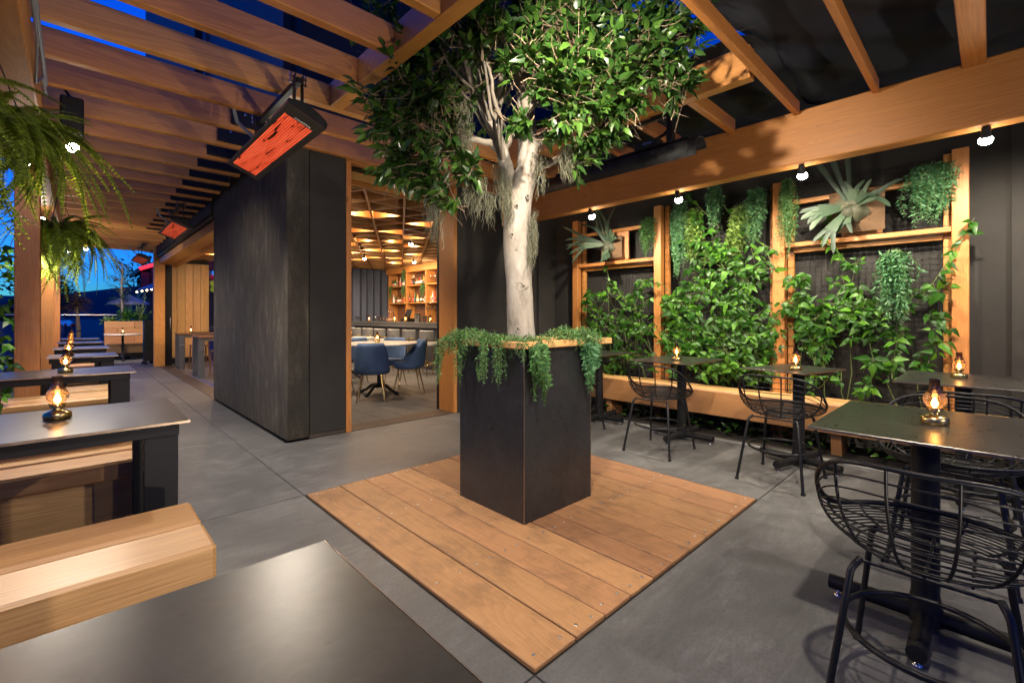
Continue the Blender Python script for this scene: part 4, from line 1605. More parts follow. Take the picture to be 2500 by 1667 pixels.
for k_ in range(16):
    P0 = rnd.choice([(2.40, 2.615, 2.64), (2.335, 2.675, 2.87), (2.53, 2.495, 3.0), (2.53, 2.49, 2.75), (2.48, 2.45, 3.0)])
    a_ = rnd.uniform(0, 6.283)
    h_ = Vector((math.cos(a_), math.sin(a_), 0))
    r0 = rnd.uniform(.25, .65)
    limbs.append(([P0, Vector(P0) + h_ * r0 * .3 + Vector((0, 0, .22)), Vector(P0) + h_ * r0 * .7 + Vector((0, 0, .52)) + rv(.04), Vector(P0) + h_ * r0 + Vector((0, 0, .85)) + rv(.06)], [.018, .014, .010, .004]))
for P_, r_ in limbs:
    m, _ = limb('branch', P_, r_, 9, 5, 0.006)
    m.build('branch', M['bark2'] if r_[0] < .06 else M['bark'], tree)

# crown: lobes at (picture x, picture y, depth) with spread and number of twigs
lobes = [
    # lower left hanging mass
    (905, 290, 3.45, .20, 46), (900, 380, 3.45, .13, 26), (960, 395, 3.4, .16, 36), (1010, 330, 3.35, .16, 30), (940, 200, 3.5, .24, 46), (1030, 250, 3.55, .2, 26), (890, 240, 3.6, .18, 28),
    (990, 440, 3.4, .10, 16), (1065, 405, 3.35, .11, 14), (1020, 465, 3.38, .05, 6),
    # upper left
    (980, 100, 3.6, .26, 40), (1060, 60, 3.5, .25, 34), (900, 130, 3.75, .22, 30), (1050, -40, 3.5, .35, 50), (1010, 170, 3.7, .2, 24), (860, 30, 4.3, .3, 30),
    # centre front and top
    (1150, 45, 3.2, .18, 20), (1215, 95, 3.1, .15, 14), (1195, 280, 3.05, .06, 7), (1180, -60, 3.3, .4, 60), (1290, 30, 3.3, .22, 34),
    # right
    (1300, 170, 3.2, .20, 46), (1370, 120, 3.3, .24, 54), (1440, 170, 3.25, .20, 46), (1480, 90, 3.35, .24, 46), (1545, 140, 3.3, .16, 34), (1560, 50, 3.4, .2, 30), (1400, 225, 3.2, .15, 30),
    (1320, 245, 3.15, .13, 22), (1400, 30, 3.5, .28, 46), (1350, -50, 3.4, .4, 60), (1500, 20, 3.6, .26, 30), (1570, 190, 3.25, .08, 12), (1285, 300, 3.2, .08, 8),
    # lower right sprays
    (1370, 310, 3.3, .13, 20), (1335, 365, 3.3, .10, 11), (1415, 300, 3.3, .08, 10), (1450, 235, 3.2, .10, 14),
    (1120, 40, 3.05, .12, 14), (1040, 20, 3.2, .16, 16), (1235, 20, 3.1, .14, 16), (1160, 130, 3.15, .06, 5), (1090, 110, 3.25, .07, 6), (1250, 190, 3.1, .08, 10), (1000, 215, 3.25, .08, 8),
    # behind
    (1120, 150, 4.1, .35, 40), (1260, 120, 4.2, .35, 40), (1000, 250, 4.2, .25, 24),
]
LEAFG = [leaf_geo(0.098, 0.048, 4, 0.30, 0.22), leaf_geo(0.086, 0.045, 4, 0.22, 0.10), leaf_geo(0.106, 0.050, 4, 0.35, 0.40), leaf_geo(0.078, 0.040, 4, 0.25, 0.2)]
frames, twigs = [], MB()
hub = Vector((2.5, 2.52, 3.05))
anchors = [Vector(p) for P_, r_ in limbs for p in P_[2:]] + [Vector((2.5, 2.52, z)) for z in (3.2, 3.6, 4.0)]
for (vx, vy, d, s, n) in lobes:
    c = pt(vx, vy, d=d)
    an = min(anchors, key=lambda a: (a - c).length)
    if n > 6:
        pm = an.lerp(c, .5) + rv(.05)
        twigs.tube([an - TRO, pm - TRO, c - TRO], [.010, .006, .003], 5)
    for k in range(n):
        p = c + Vector((rnd.gauss(0, s * .62), rnd.gauss(0, s * .62), rnd.gauss(0, s * .5)))
        out = (p - c) * 0.8 / max(s, .05) + (p - hub).normalized() * 0.6 + Vector((0, 0, 0.25)) + rv(.35)
        out.normalize()
        Lt = rnd.uniform(.10, .20)
        base = p - out * Lt
        mid = base.lerp(p, .5) + rv(.008)
        twigs.tube([base - out * .06 + rv(.02) - TRO, base - TRO, mid - TRO, p - TRO], [.0042, .0032, .0025, .0012], 4, caps=False)
        if rnd.random() < .55:
            twigs.tube([base - TRO, base + rv(.07) - TRO, base + rv(.11) - TRO], [.003, .0022, .001], 4, caps=False)
        nl = rnd.randint(8, 12)
        for q in range(nl):
            t = (q + .4) / nl
            pos = base.lerp(p, t)
            side = out.cross(rv()).normalized()
            dirv = (side * (1.0 - .55 * t) + out * (.55 + .7 * t) + Vector((0, 0, -.25))).normalized()
            nrm = Vector((0, 0, 1)) + rv(.55) + (Vector((0, 0, CAM_H)) - pos).normalized() * .15
            frames.append(frame(dirv, nrm, rnd.choice((rnd.uniform(.5, .8), rnd.uniform(.8, 1.15), rnd.uniform(.8, 1.3))), pos + dirv * .010 - TRO))
foliage(tree, LEAFG, frames, M['ficus'])
tag(twigs.build('twigs', M['twig'], tree), kind='stuff')
print('tree leaves', len(frames))


# ------------------------------------------------------------------ hanging moss
def moss(label, pts, n, length, spread, thick=0.0016, group='grey moss hanging from the tree'):
    """loose curly strands hung along a line"""
    pts = [Vector(p) for p in pts]
    o = pts[0]
    t = thing('hanging_moss', label, 'moss', o, 0, group)
    m = MB()
    for k in range(n):
        u = rnd.random() * (len(pts) - 1)
        i = min(int(u), len(pts) - 2)
        p = pts[i].lerp(pts[i + 1], u - i) + Vector((rnd.gauss(0, spread), rnd.gauss(0, spread), rnd.gauss(0, spread * .7)))
        L_ = length * rnd.uniform(.35, 1.15)
        seg = max(5, int(L_ / .022))
        q = p.copy()
        ph, w = rnd.uniform(0, 6.3), rnd.uniform(.6, 1.4)
        am = rnd.uniform(.005, .012)
        dr = rv(.12)
        P_ = []
        for s in range(seg):
            P_.append(q + Vector((am * math.cos(ph + s * w * 1.3), am * math.sin(ph + s * w), 0)) - o)
            dr += rv(.10)
            dr *= .8
            q = q + Vector((dr.x * .5, dr.y * .5, -1)) * (L_ / seg)
        m.tube(P_, [thick] * (seg - 1) + [thick * .4], 3, caps=False)
    tag(m.build('strands', M['moss'], t), kind='stuff')
    return t


def mp(vx, vy, d):
    return pt(vx, vy, d=d)


moss('thick grey moss wrapped down the left side of the forked trunk', [mp(1150, 375, 3.46), mp(1155, 420, 3.44), mp(1170, 470, 3.44)], 230, .20, .030)
moss('grey green moss clinging down the right side of the trunk', [mp(1224, 480, 3.47), mp(1225, 540, 3.47), mp(1215, 600, 3.46)], 170, .16, .022)
moss('column of grey moss hanging beside the left limb', [mp(1068, 235, 3.35), mp(1066, 300, 3.35), mp(1070, 350, 3.35)], 170, .20, .035)
moss('ragged beard of pale moss hanging lowest under the left leaves', [mp(1070, 400, 3.4), mp(1100, 415, 3.4), mp(1080, 430, 3.4)], 150, .26, .04)
moss('thin faint wisp of moss hanging in front of the bar doorway', [mp(990, 425, 3.4), mp(1008, 440, 3.4)], 60, .40, .022)
moss('small wisp of moss in front of the black wall left of the trunk', [mp(1130, 440, 3.4), mp(1120, 470, 3.4)], 40, .22, .018)
moss('pale moss hanging from the lower right branch before the tube heater', [mp(1295, 350, 3.3), mp(1310, 330, 3.3)], 90, .24, .03)
moss('tuft of moss in the crook where the right branch leaves the trunk', [mp(1250, 335, 3.4), mp(1235, 370, 3.42), mp(1245, 420, 3.42)], 90, .16, .03)
moss('fine moss tangle on the twigs at the right of the crown', [mp(1355, 245, 3.25), mp(1400, 255, 3.25)], 60, .12, .03)

# ------------------------------------------------------------------ fine trailing plants
LT_G = [leaf_geo(1.0, .42, 2, .2, .2), leaf_geo(1.0, .36, 2, .1, .35)]
# 2-segment leaflets are 4 triangles each


def trailing(label, strands, leaf_len, mat, name='trailing_plant', cat='plant', group=None, pitch=.016, frondy=False, hangs=None):
    """strands: lists of points; leaflets in pairs along each strand"""
    o = Vector(strands[0][0])
    t = thing(name, label, cat, o, 0, group)
    fr = []
    st = MB()
    for S_ in strands:
        S_ = [Vector(p) for p in S_]
        # resample
        tot = sum((S_[i + 1] - S_[i]).length for i in range(len(S_) - 1))
        n = max(3, int(tot / pitch))
        pts_ = []
        for k in range(n + 1):
            a = k / n * tot
            i = 0
            while i < len(S_) - 2 and a > (S_[i + 1] - S_[i]).length:
                a -= (S_[i + 1] - S_[i]).length
                i += 1
            seg = S_[i + 1] - S_[i]
            pts_.append(S_[i] + seg * min(1, a / max(seg.length, 1e-6)))
        st.tube([p - o for p in pts_[::2]] if len(pts_) > 4 else [p - o for p in pts_], .0016, 3, caps=False)
        ref = rv()
        for k in range(1, n + 1):
            p = pts_[k]
            tg = (pts_[k] - pts_[k - 1]).normalized()
            taper = 1.0 if k < n * .75 else 1.0 - .55 * (k - n * .75) / (n * .25)
            if frondy:
                side = tg.cross(ref)
            else:
                side = tg.cross(rv())
            if side.length < 1e-4:
                continue
            side.normalize()
            for sg in (-1, 1):
                dv = side * sg + tg * .55 + rv(.22)
                fr.append(frame(dv, (tg.cross(side) if frondy else rv() + Vector((0, 0, .8))) + rv(.25), leaf_len * taper * rnd.uniform(.75, 1.2), p - o))
    me = mass_mesh('foliage', LT_G, fr, mat)
    tag(link('foliage', me, t), kind='stuff')
    tag(st.build('stems', M['stem'], t), kind='stuff')
    return t


def drape(c, r, up, drop, n, lean=(0, 0), spread=.5):
    """strands that rise from a clump, bend outward and fall"""
    c = Vector(c)
    out = []
    for k in range(n):
        a = rnd.uniform(0, 6.283)
        d = Vector((math.cos(a), math.sin(a), 0))
        p0 = c + d * rnd.uniform(0, r * .5)
        rr = r * rnd.uniform(.5, 1.1)
        dz = drop * rnd.uniform(.35, 1.0)
        p1 = p0 + d * rr * .5 + Vector((0, 0, up * rnd.uniform(.4, 1)))
        p2 = p0 + d * rr + Vector((lean[0] * .4, lean[1] * .4, up * .2))
        p3 = p2 + d * rr * .15 * spread + Vector((lean[0] * .3, lean[1] * .3, -dz * .5)) + rv(.01)
        p4 = p3 + Vector((lean[0] * .3, lean[1] * .3, -dz * .5)) + rv(.014)
        out.append([p0, p1, p2, p3, p4])
    return out


def falling(a, b_, n, spread, ln=None, jit=.02):
    """strands falling from the line a-b"""
    a, b_ = Vector(a), Vector(b_)
    out = []
    for k in range(n):
        p = a + rv(spread * .4)
        q = b_ + rv(spread * .5)
        f = rnd.uniform(.45, 1.0)
        q = p + (q - p) * f
        m1 = p.lerp(q, .33) + rv(jit)
        m2 = p.lerp(q, .66) + rv(jit)
        out.append([p, m1, m2, q])
    return out


g = 'fine leaved plants trailing over the planter collar'
trailing('bushy trailing plant spilling over the left corner of the planter', drape((2.20, 2.80, 1.21), .15, .09, .14, 46, (0, 0)) + drape((2.14, 2.86, 1.20), .11, .05, .36, 26, (-.04, .03)), .030, M['trail'], group=g)
trailing('trailing plant draped over the left board of the planter in front of the trunk', drape((2.20, 2.48, 1.20), .15, .08, .05, 30) + drape((2.13, 2.40, 1.20), .07, .04, .32, 22, (-.03, 0)), .028, M['trail'], group=g)
trailing('trailing plant along the near corner of the planter collar', drape((2.26, 2.24, 1.20), .13, .06, .05, 34) + drape((2.16, 2.18, 1.20), .06, .03, .14, 9, (-.02, -.02)), .027, M['trail'], group=g)
trailing('long ferny strand hanging lowest down the right face of the planter', falling((2.20, 2.09, 1.20), (2.25, 2.06, .80), 9, .035, jit=.012) + falling((2.25, 2.09, 1.22), (2.33, 2.07, .92), 6, .04, jit=.012), .052, M['trail'], group=g, frondy=True, pitch=.013)
trailing('bushy trailing plant on the right end of the planter collar', drape((2.72, 2.20, 1.22), .17, .10, .05, 50) + drape((2.85, 2.16, 1.21), .12, .07, .10, 24), .028, M['trail'], group=g)
trailing('ferny strand hanging over the right corner of the planter', falling((2.78, 2.09, 1.22), (2.80, 2.06, .80), 11, .05, jit=.012) + falling((2.84, 2.09, 1.22), (2.83, 2.06, .95), 7, .04, jit=.012), .052, M['trail2'], group=g, frondy=True, pitch=.013)
trailing('low green growth at the back of the planter behind the trunk', drape((2.62, 2.70, 1.20), .16, .05, .04, 26), .026, M['trail'], group=g)

# ------------------------------------------------------------------ plants hung on the trellis
g = 'artificial trailing plants hung on the green wall'
HX = 5.78


def hung(label, v0, v1, w, n, ln, mat, X=HX, pitch=.018):
    ln *= 1.7
    w *= .62
    pitch *= 1.15
    n = int(n * 1.15)
    a, b_ = pt(*v0, X=X), pt(*v1, X=X)
    st = []
    for k in range(n):
        off = Vector((rnd.gauss(0, .035), rnd.gauss(0, w), 0))
        p = a + off * .55 + Vector((0, 0, rnd.uniform(-.04, .02)))
        f = rnd.uniform(.3, 1.0)
        q = a.lerp(b_, f) + off * (1.25 - .6 * f)
        st.append([p, p.lerp(q, .3) + rv(.02) + off * .25, p.lerp(q, .7) + rv(.02) + off * .15, q])
    return trailing(label, st, ln, mat, 'hanging_plant', 'plant', g, pitch)


hung('dark green hanging plant at the left edge of the middle bay', (1558, 462), (1555, 640), .085, 36, .030, M['trail2'])
hung('yellowish hanging plant second in the middle bay', (1595, 478), (1590, 600), .075, 26, .034, M['trail3'])
hung('dark green plant hanging highest in the middle bay below the beam', (1640, 425), (1640, 530), .075, 30, .030, M['trail2'])
hung('pale yellow green plant hanging longest in the centre of the middle bay', (1700, 470), (1685, 615), .075, 28, .034, M['trail3'])
hung('thick dark green plant at the upper right of the middle bay', (1738, 432), (1722, 565), .10, 44, .030, M['trail2'])
hung('string like strands hanging over the post right of the middle bay', (1807, 410), (1805, 600), .075, 24, .022, M['trail'], X=5.74, pitch=.013)
hung('large dark hanging plant at the upper right by the last post', (2140, 375), (2125, 525), .14, 52, .032, M['trail2'])
hung('brightly lit blue green plant hanging over the third bay', (2052, 575), (2055, 745), .095, 62, .032, M['trail2'], X=5.66)
hung('small plant hanging beside the far staghorn fern', (1487, 500), (1483, 592), .075, 34, .032, M['trail'])

# ------------------------------------------------------------------ climbing vines
VG = [leaf_geo(0.112, 0.066, 4, .28, .30, 1.2, .62), leaf_geo(0.095, 0.058, 4, .2, .18, 1.2, .62), leaf_geo(0.125, 0.068, 4, .36, .45, 1.2, .62)]


def vine(label, blobs, shoots, dens=1.0):
    o = pt(blobs[0][0], 960, X=5.88)
    o.z = 0
    t = thing('climbing_vine', label, 'vine', o, 0, 'leafy vines climbing the green wall')
    fr = []
    st = MB()
    heads = []
    for (vx, vy, sx, sy, n) in blobs:
        n = int(n * dens)
        prev = None
        for k in range(n):
            X = rnd.uniform(5.68, 5.95)
            p = pt(rnd.gauss(vx, sx * .62), rnd.gauss(vy, sy * .62), X=X)
            if p.z < .3 or p.z > 2.9:
                continue
            if p.y > 4.55 or p.y < .16:
                continue
            heads.append(p)
            # petiole tip with three to five leaves fanned round it
            nl = rnd.choice((2, 3, 3, 4, 5))
            face = Vector((-1, -.25, .55)) + rv(.4)
            a0 = rnd.uniform(0, 6.28)
            for q in range(nl):
                a = a0 + q * rnd.uniform(.8, 1.4)
                dv = Vector((-.35, math.cos(a), math.sin(a) * .6 - .55)) + rv(.2)
                fr.append(frame(dv, face + rv(.25), rnd.choice((rnd.uniform(.45, .75), rnd.uniform(.7, 1.15))), p + dv.normalized() * .02 - o))
            if prev is not None and (p - prev).length < .6:
                st.tube([prev - o, prev.lerp(p, .5) + Vector((.02, 0, -.03)) - o, p - o], [.0035, .003, .0022], 4, caps=False)
            prev = p
    for S_ in shoots:
        P_ = [pt(x, y, X=5.80) for x, y in S_]
        st.tube([p - o for p in P_], [.005] * (len(P_) - 1) + [.002], 5, caps=False)
        for i in range(len(P_) - 1):
            for f in (.25, .75):
                p = P_[i].lerp(P_[i + 1], f)
                for q in range(rnd.choice((1, 2, 3))):
                    dv = Vector((-.3, rnd.uniform(-1, 1), rnd.uniform(-.9, .2)))
                    fr.append(frame(dv, Vector((-1, -.2, .7)) + rv(.4), rnd.uniform(.7, 1.05), p - o))
    # main stems rise from the soil
    for k in range(7):
        b0 = rnd.choice(blobs)
        top = pt(b0[0], b0[1], X=5.92)
        P_ = [Vector((5.93, top.y + rnd.uniform(-.2, .2), .02)), Vector((5.95, top.y + rnd.uniform(-.15, .15), top.z * .4)), Vector((5.93, top.y + rnd.uniform(-.08, .08), top.z * .75)), top]
        st.tube([p - o for p in P_], [.008, .006, .005, .003], 5, caps=False)
    foliage(t, VG, fr, M['vine'])
    tag(st.build('stems', M['stem'], t), kind='stuff')
    print('vine leaves', len(fr))


vine('leafy vine climbing the far left trellis bay',
     [(1405, 745, 45, 45, 30), (1465, 750, 35, 45, 28), (1440, 695, 45, 22, 12), (1365, 690, 20, 30, 6), (1480, 645, 20, 14, 6), (1430, 820, 50, 30, 22), (1395, 650, 15, 20, 4), (1350, 700, 10, 40, 5), (1470, 700, 30, 20, 8), (1390, 850, 30, 18, 8)],
     [[(1440, 690), (1400, 650), (1390, 600)], [(1462, 690), (1475, 650), (1495, 640)]], 1.2)
vine('densest vine filling the middle trellis bay',
     [(1640, 600, 60, 40, 14), (1740, 600, 24, 40, 6), (1600, 560, 30, 40, 8), (1565, 705, 38, 45, 44), (1620, 645, 50, 28, 24), (1665, 765, 70, 60, 80), (1565, 800, 40, 45, 40), (1740, 785, 38, 60, 42), (1700, 690, 34, 40, 22), (1620, 570, 22, 40, 9), (1655, 585, 40, 20, 12), (1725, 640, 36, 24, 10), (1750, 850, 25, 20, 12),
      (1610, 500, 25, 30, 6), (1660, 845, 60, 18, 16), (1560, 750, 30, 40, 16)],
     [[(1605, 640), (1640, 560), (1650, 520), (1600, 470), (1570, 440)], [(1660, 470), (1700, 520), (1750, 560), (1790, 580)], [(1690, 640), (1680, 580), (1640, 545)]], 1.8)
vine('vine with long bright shoots on the third trellis bay',
     [(1832, 705, 38, 30, 26), (1865, 755, 40, 40, 36), (1900, 720, 60, 26, 24), (1955, 705, 50, 26, 20), (1985, 745, 40, 28, 18), (1835, 640, 30, 20, 10), (1880, 800, 32, 36, 16), (2060, 760, 26, 26, 8), (1965, 600, 16, 14, 4), (2000, 830, 14, 28, 6),
      (2045, 830, 20, 28, 7), (2135, 655, 36, 28, 6), (2150, 760, 20, 50, 9), (1992, 890, 14, 12, 5), (1880, 875, 22, 18, 8), (2110, 835, 22, 18, 5), (1940, 660, 30, 20, 8), (2080, 690, 20, 20, 5), (1930, 860, 10, 14, 2)],
     [[(2060, 740), (2110, 690), (2150, 640), (2185, 590), (2215, 540), (2238, 500)], [(1960, 620), (1935, 590), (1900, 560), (1905, 510), (1915, 490)], [(2000, 880), (2005, 820), (1990, 760)], [(2045, 850), (2060, 790), (2075, 740)]], 1.2)
vine('dark low vine beside the far end of the long bench', [(1350, 770, 22, 40, 14), (1345, 830, 26, 30, 12)], [])

# low growth under the long bench
m = []
for k in range(420):
    p = Vector((rnd.uniform(5.45, 6.0), rnd.uniform(-.9, 4.0), rnd.uniform(0.01, .16)))
    m.append(frame(Vector((rnd.uniform(-1, 1), rnd.uniform(-1, 1), rnd.uniform(-.2, .7))), Vector((-.3, 0, 1)) + rv(.4), rnd.uniform(.5, .9), p))
gc = link('ground_cover', mass_mesh('ground_cover', VG, m, M['ficus']))
tag(gc, kind='stuff')


# ------------------------------------------------------------------ staghorn ferns
def staghorn(label, c, s, fr_specs):
    t = thing('staghorn_fern', label, 'fern', c, 0, 'staghorn ferns mounted on boards in the trellis')
    m = MB()
    m.grid(lambda u, v: (-.03 - .075 * s * math.sin(u * math.pi) * math.sin(v * math.pi) * (1 + .25 * math.sin(u * 31) * math.sin(v * 27)),
                         (u - .56) * .44 * s, (v - .56) * .40 * s), 16, 16)
    m.build('peat_mat', M['peat'], t)
    for k, (a, r) in enumerate(((0.3, .125), (-.5, .11), (1.7, .09), (-2.4, .105), (2.8, .095))):
        m = MB()
        cy, cz = math.sin(a) * .05 * s, math.cos(a) * .04 * s

        def sh(u, v, a=a, r=r, cy=cy, cz=cz, k=k):
            th = u * 2 * math.pi
            rr = v * r * s * (1 + .12 * math.sin(th * 5 + k))
            return (-.095 * s - .012 * k - .03 * s * (1 - v * v) + .035 * s * v * v, cy + math.cos(th) * rr, cz + math.sin(th) * rr)
        m.grid(sh, 18, 4)
        m.build('shield_frond', M['shield'], t)
    for (dy, dz, L, w, droop, lobes_, out) in fr_specs:
        m = MB()
        d = Vector((-out, dy, dz)).normalized()
        base = Vector((-.10 * s, 0, 0))
        tw = rnd.uniform(-.5, .5)

        def strip(p0, d0, ln, w0, w1, dr, n=7, close=True):
            pts_, p, dd = [], Vector(p0), Vector(d0).normalized()
            for i in range(n + 1):
                pts_.append(p.copy())
                dd = (dd + Vector((0, 0, -dr / n))).normalized()
                p = p + dd * ln / n
            vs, fs = [], []
            for i, q in enumerate(pts_):
                tg = (pts_[min(i + 1, n)] - pts_[max(i - 1, 0)]).normalized()
                sd = tg.cross(Vector((-1, tw * .6, .25))).normalized()
                nn = sd.cross(tg)
                ww = w0 + (w1 - w0) * (i / n)
                if close and i == n:
                    ww = .002
                vs += [q - sd * ww + nn * ww * .3, q, q + sd * ww + nn * ww * .3]
            for i in range(n):
                a_, b_ = 3 * i, 3 * i + 3
                fs += [(a_, a_ + 1, b_ + 1, b_), (a_ + 1, a_ + 2, b_ + 2, b_ + 1)]
            m.add(vs, fs, True)
            return pts_[-1], dd
        if lobes_ == 1:
            strip(base, d, L, w * .3, w * .9, droop * .5)
        else:
            e, td = strip(base, d, L * .55, w * .25, w * 1.35, droop * .6, close=False)
            sd = td.cross(Vector((-1, tw * .6, .25))).normalized()
            for j in range(lobes_):
                f = (j / (lobes_ - 1) - .5) * 2
                strip(e + sd * f * w * .45 - td * .015, td + sd * f * .6, L * rnd.uniform(.34, .5), w * .62, w * .36, droop * .7 + .15, 5)
        m.build('antler_frond', M['stag'], t)
    return t


# dy>0 runs to the picture's left
staghorn('large staghorn fern on a board in the third trellis bay', pt(1960, 482, X=5.83), 1.05, [
    (.50, .95, .62, .034, .02, 1, .25), (.28, 1.0, .58, .034, .0, 1, .2), (.02, 1.0, .56, .032, -.02, 1, .2), (-.12, .8, .34, .045, .05, 2, .3),
    (.95, .12, .50, .060, .55, 4, .45), (.45, -.5, .56, .042, .6, 3, .4), (.18, -.8, .34, .040, .35, 2, .4),
    (-.75, .35, .50, .042, .45, 2, .45), (-.55, .55, .36, .04, .3, 2, .4)])
staghorn('smaller staghorn fern on a board in the far left trellis bay', pt(1404, 566, X=5.83), .82, [
    (.25, 1.0, .60, .03, .0, 1, .2), (-.05, 1.0, .66, .034, -.03, 2, .15), (.45, .85, .62, .03, .1, 2, .25), (.9, .45, .78, .040, .35, 3, .4),
    (.95, .2, .66, .042, .5, 3, .5), (-.2, -.45, .34, .060, .55, 4, .5), (-.6, .7, .28, .05, .2, 3, .3)])


# ------------------------------------------------------------------ boston ferns
def frond_mesh(L, droop, w, n=26):
    m = MB()
    P_ = []
    for i in range(n + 1):
        t = i / n
        P_.append(Vector((0, L * (t - .30 * droop * t * t), L * (.42 * t - droop * t * t))))
    m.tube(P_[::2], [.0032] * (len(P_[::2]) - 1) + [.001], 3, caps=False)
    for i in range(2, n + 1):
        t = i / n
        ln = w * math.sin(math.pi * (0.12 + .86 * t) ** .8) ** .7 + .006
        tg = (P_[i] - P_[i - 1]).normalized()
        up = Vector((1, 0, 0)).cross(tg)
        for sg in (-1, 1):
            d = (Vector((sg, 0, 0)) + tg * .35 - up * .15).normalized()
            a = P_[i]
            hw = L / n * .40
            m.add([a - tg * hw, a + d * ln * .55 - tg * hw * .9 + up * .004, a + d * ln, a + d * ln * .55 + tg * hw * .9 + up * .004, a + tg * hw], [(0, 1, 2, 3, 4)] if sg > 0 else [(4, 3, 2, 1, 0)], True)
    return m.mesh('frond', M['fern'])


FR = [frond_mesh(.62, .75, .040, 40), frond_mesh(.72, 1.05, .042, 46), frond_mesh(.55, 1.35, .038, 38), frond_mesh(.78, 1.3, .044, 50), frond_mesh(.5, .45, .034, 34), frond_mesh(.66, 1.6, .040, 44)]


def boston(label, loc, n, s=1.0):
    t = thing('boston_fern', label, 'fern', loc, 0, 'leafy ferns hanging at the left posts')
    m = MB()
    m.lathe([(.03, -.16), (.09, -.12), (.12, 0.0), (.125, .02)], 16, cap1=True)
    m.build('basket', M['peat'], t)
    m = MB()
    for k in range(3):
        a = k * 2.094
        m.tube([(.12 * math.cos(a), .12 * math.sin(a), .02), (0, 0, .42)], .003, 4)
    m.build('hanging_wire', M['wire'], t)
    for k in range(n):
        o = bpy.data.objects.new('frond', FR[k % len(FR)])
        COL.objects.link(o)
        o.parent = t
        a = rnd.uniform(0, 6.283)
        o.location = (.07 * math.cos(a + 1.57), .07 * math.sin(a + 1.57), rnd.uniform(-.05, .03))
        o.rotation_euler = (rnd.uniform(-1.0, .55), rnd.uniform(-.5, .5), a)
        k_ = s * rnd.uniform(.7, 1.1)
        o.scale = (k_ * rnd.choice((1, -1)), k_, k_)
    return t


f1 = boston('large bright green fern hanging at the upper left by the first beam', (-0.34, 3.9, 2.50), 170, .80)
for (a, rx_, s_) in ((-1.25, .05, 1.15), (-.85, -.12, 1.05)):
    o = bpy.data.objects.new('frond', FR[1])
    COL.objects.link(o)
    o.parent = f1
    o.rotation_euler = (rx_, 0, a)
    o.location = (.06, .02, .0)
    o.scale = (s_, s_, s_)
boston('second fern hanging lower behind the first timber post', (-0.14, 7.5, 2.44), 150, .95)
boston('fern half out of the picture at the left edge', (-0.50, 3.2, 2.42), 100, .75)

# vine in the trough left of the posts
t = thing('steel_trough', 'low black steel planting trough behind the left posts', 'planter', (-0.72, 10, 0))
m = MB()
m.box((-.2, -6.2, 0), (-.18, 9.5, .46), .002)
m.box((.18, -6.2, 0), (.2, 9.5, .46), .002)
m.box((-.179, -6.2, 0), (.179, -6.18, .46), .002)
m.box((-.179, 9.48, 0), (.179, 9.5, .46), .002)
m.build('trough_wall', M['frame'], t)
m = MB()
m.box((-.178, -6.17, .36), (.178, 9.47, .41))
m.build('soil', M['soil'], t)
t = thing('climbing_vine', 'leafy vine growing up a support at the left edge behind the first post', 'vine', (-0.70, 6.9, .41))
fr = []
st = MB()
for k in range(170):
    p = Vector((rnd.uniform(-.14, .26), rnd.uniform(-1.4, 1.6), rnd.uniform(.0, 1.75)))
    for q in range(3):
        fr.append(frame(Vector((rnd.uniform(-.6, 1), rnd.uniform(-1, .4), rnd.uniform(-1, .2))), Vector((.5, -1, .6)) + rv(.4), rnd.uniform(.6, 1.0), p))
for k in range(9):
    y = -1.3 + k * .33
    st.tube([(0, y, 0), (.03, y + .05, .6), (-.02, y - .04, 1.2), (.02, y + .02, 1.8)], [.006, .005, .004, .002], 5)
foliage(t, VG, fr, M['vine'])
tag(st.build('stems', M['stem'], t), kind='stuff')

# ================================================================== inside the bar
# ceiling lights sit in single cells of the lattice
def cell_light(label, x, y, e):
    t = thing('ceiling_light', label, 'ceiling light', (x, y, 3.22), 0, 'small warm lights inside the lattice ceiling')
    m = MB()
    m.lathe([(0.03, 0.02), (0.034, 0.05), (0.034, 0.14)], 12)
    m.build('holder', M['brass'], t)
    m = MB()
    m.lathe([(0.001, -0.03), (0.022, -0.022), (0.03, 0.0), (0.022, 0.018)], 12)
    m.build('bulb', M['warm'], t)
    ld = bpy.data.lights.new('warm_light', 'POINT')
    ld.energy = e * LAMP_K
    ld.color = (1.0, 0.64, 0.33)
    ld.shadow_soft_size = 0.04
    o = bpy.data.objects.new('warm_light', ld)
    COL.objects.link(o)
    o.parent = t
    o.location = (0, 0, -0.085)


rd = Vector((math.sin(R(30)), math.cos(R(30))))
nr = Vector((rd.y, -rd.x))
li = 0
ords = ['first', 'second', 'third', 'fourth', 'fifth', 'sixth', 'seventh', 'eighth']
for row, offs in (('middle', .27), ('right', .80), ('left', -.27), ('far left', -.80)):
    for k in range(6 if row == 'middle' else 5):
        q = Vector((2.842, 5.878)) + nr * offs + rd * (1.55 + k * 1.42 + (0.6 if row in ('right', 'far left') else 0))
        if 2.2 < q.x < 8.5 and q.y < 16.5:
            cell_light(f'{ords[k]} ceiling light from the door in the {row} row of lattice cells', q.x, q.y, 9 if k < 3 else 15)
for k, (x, y) in enumerate(((2.7, 9.5), (2.8, 12.0), (2.9, 14.8))):
    cell_light(f'ceiling light {["nearest to", "halfway along", "at the far end of"][k]} the corridor opening', x, y, 34)

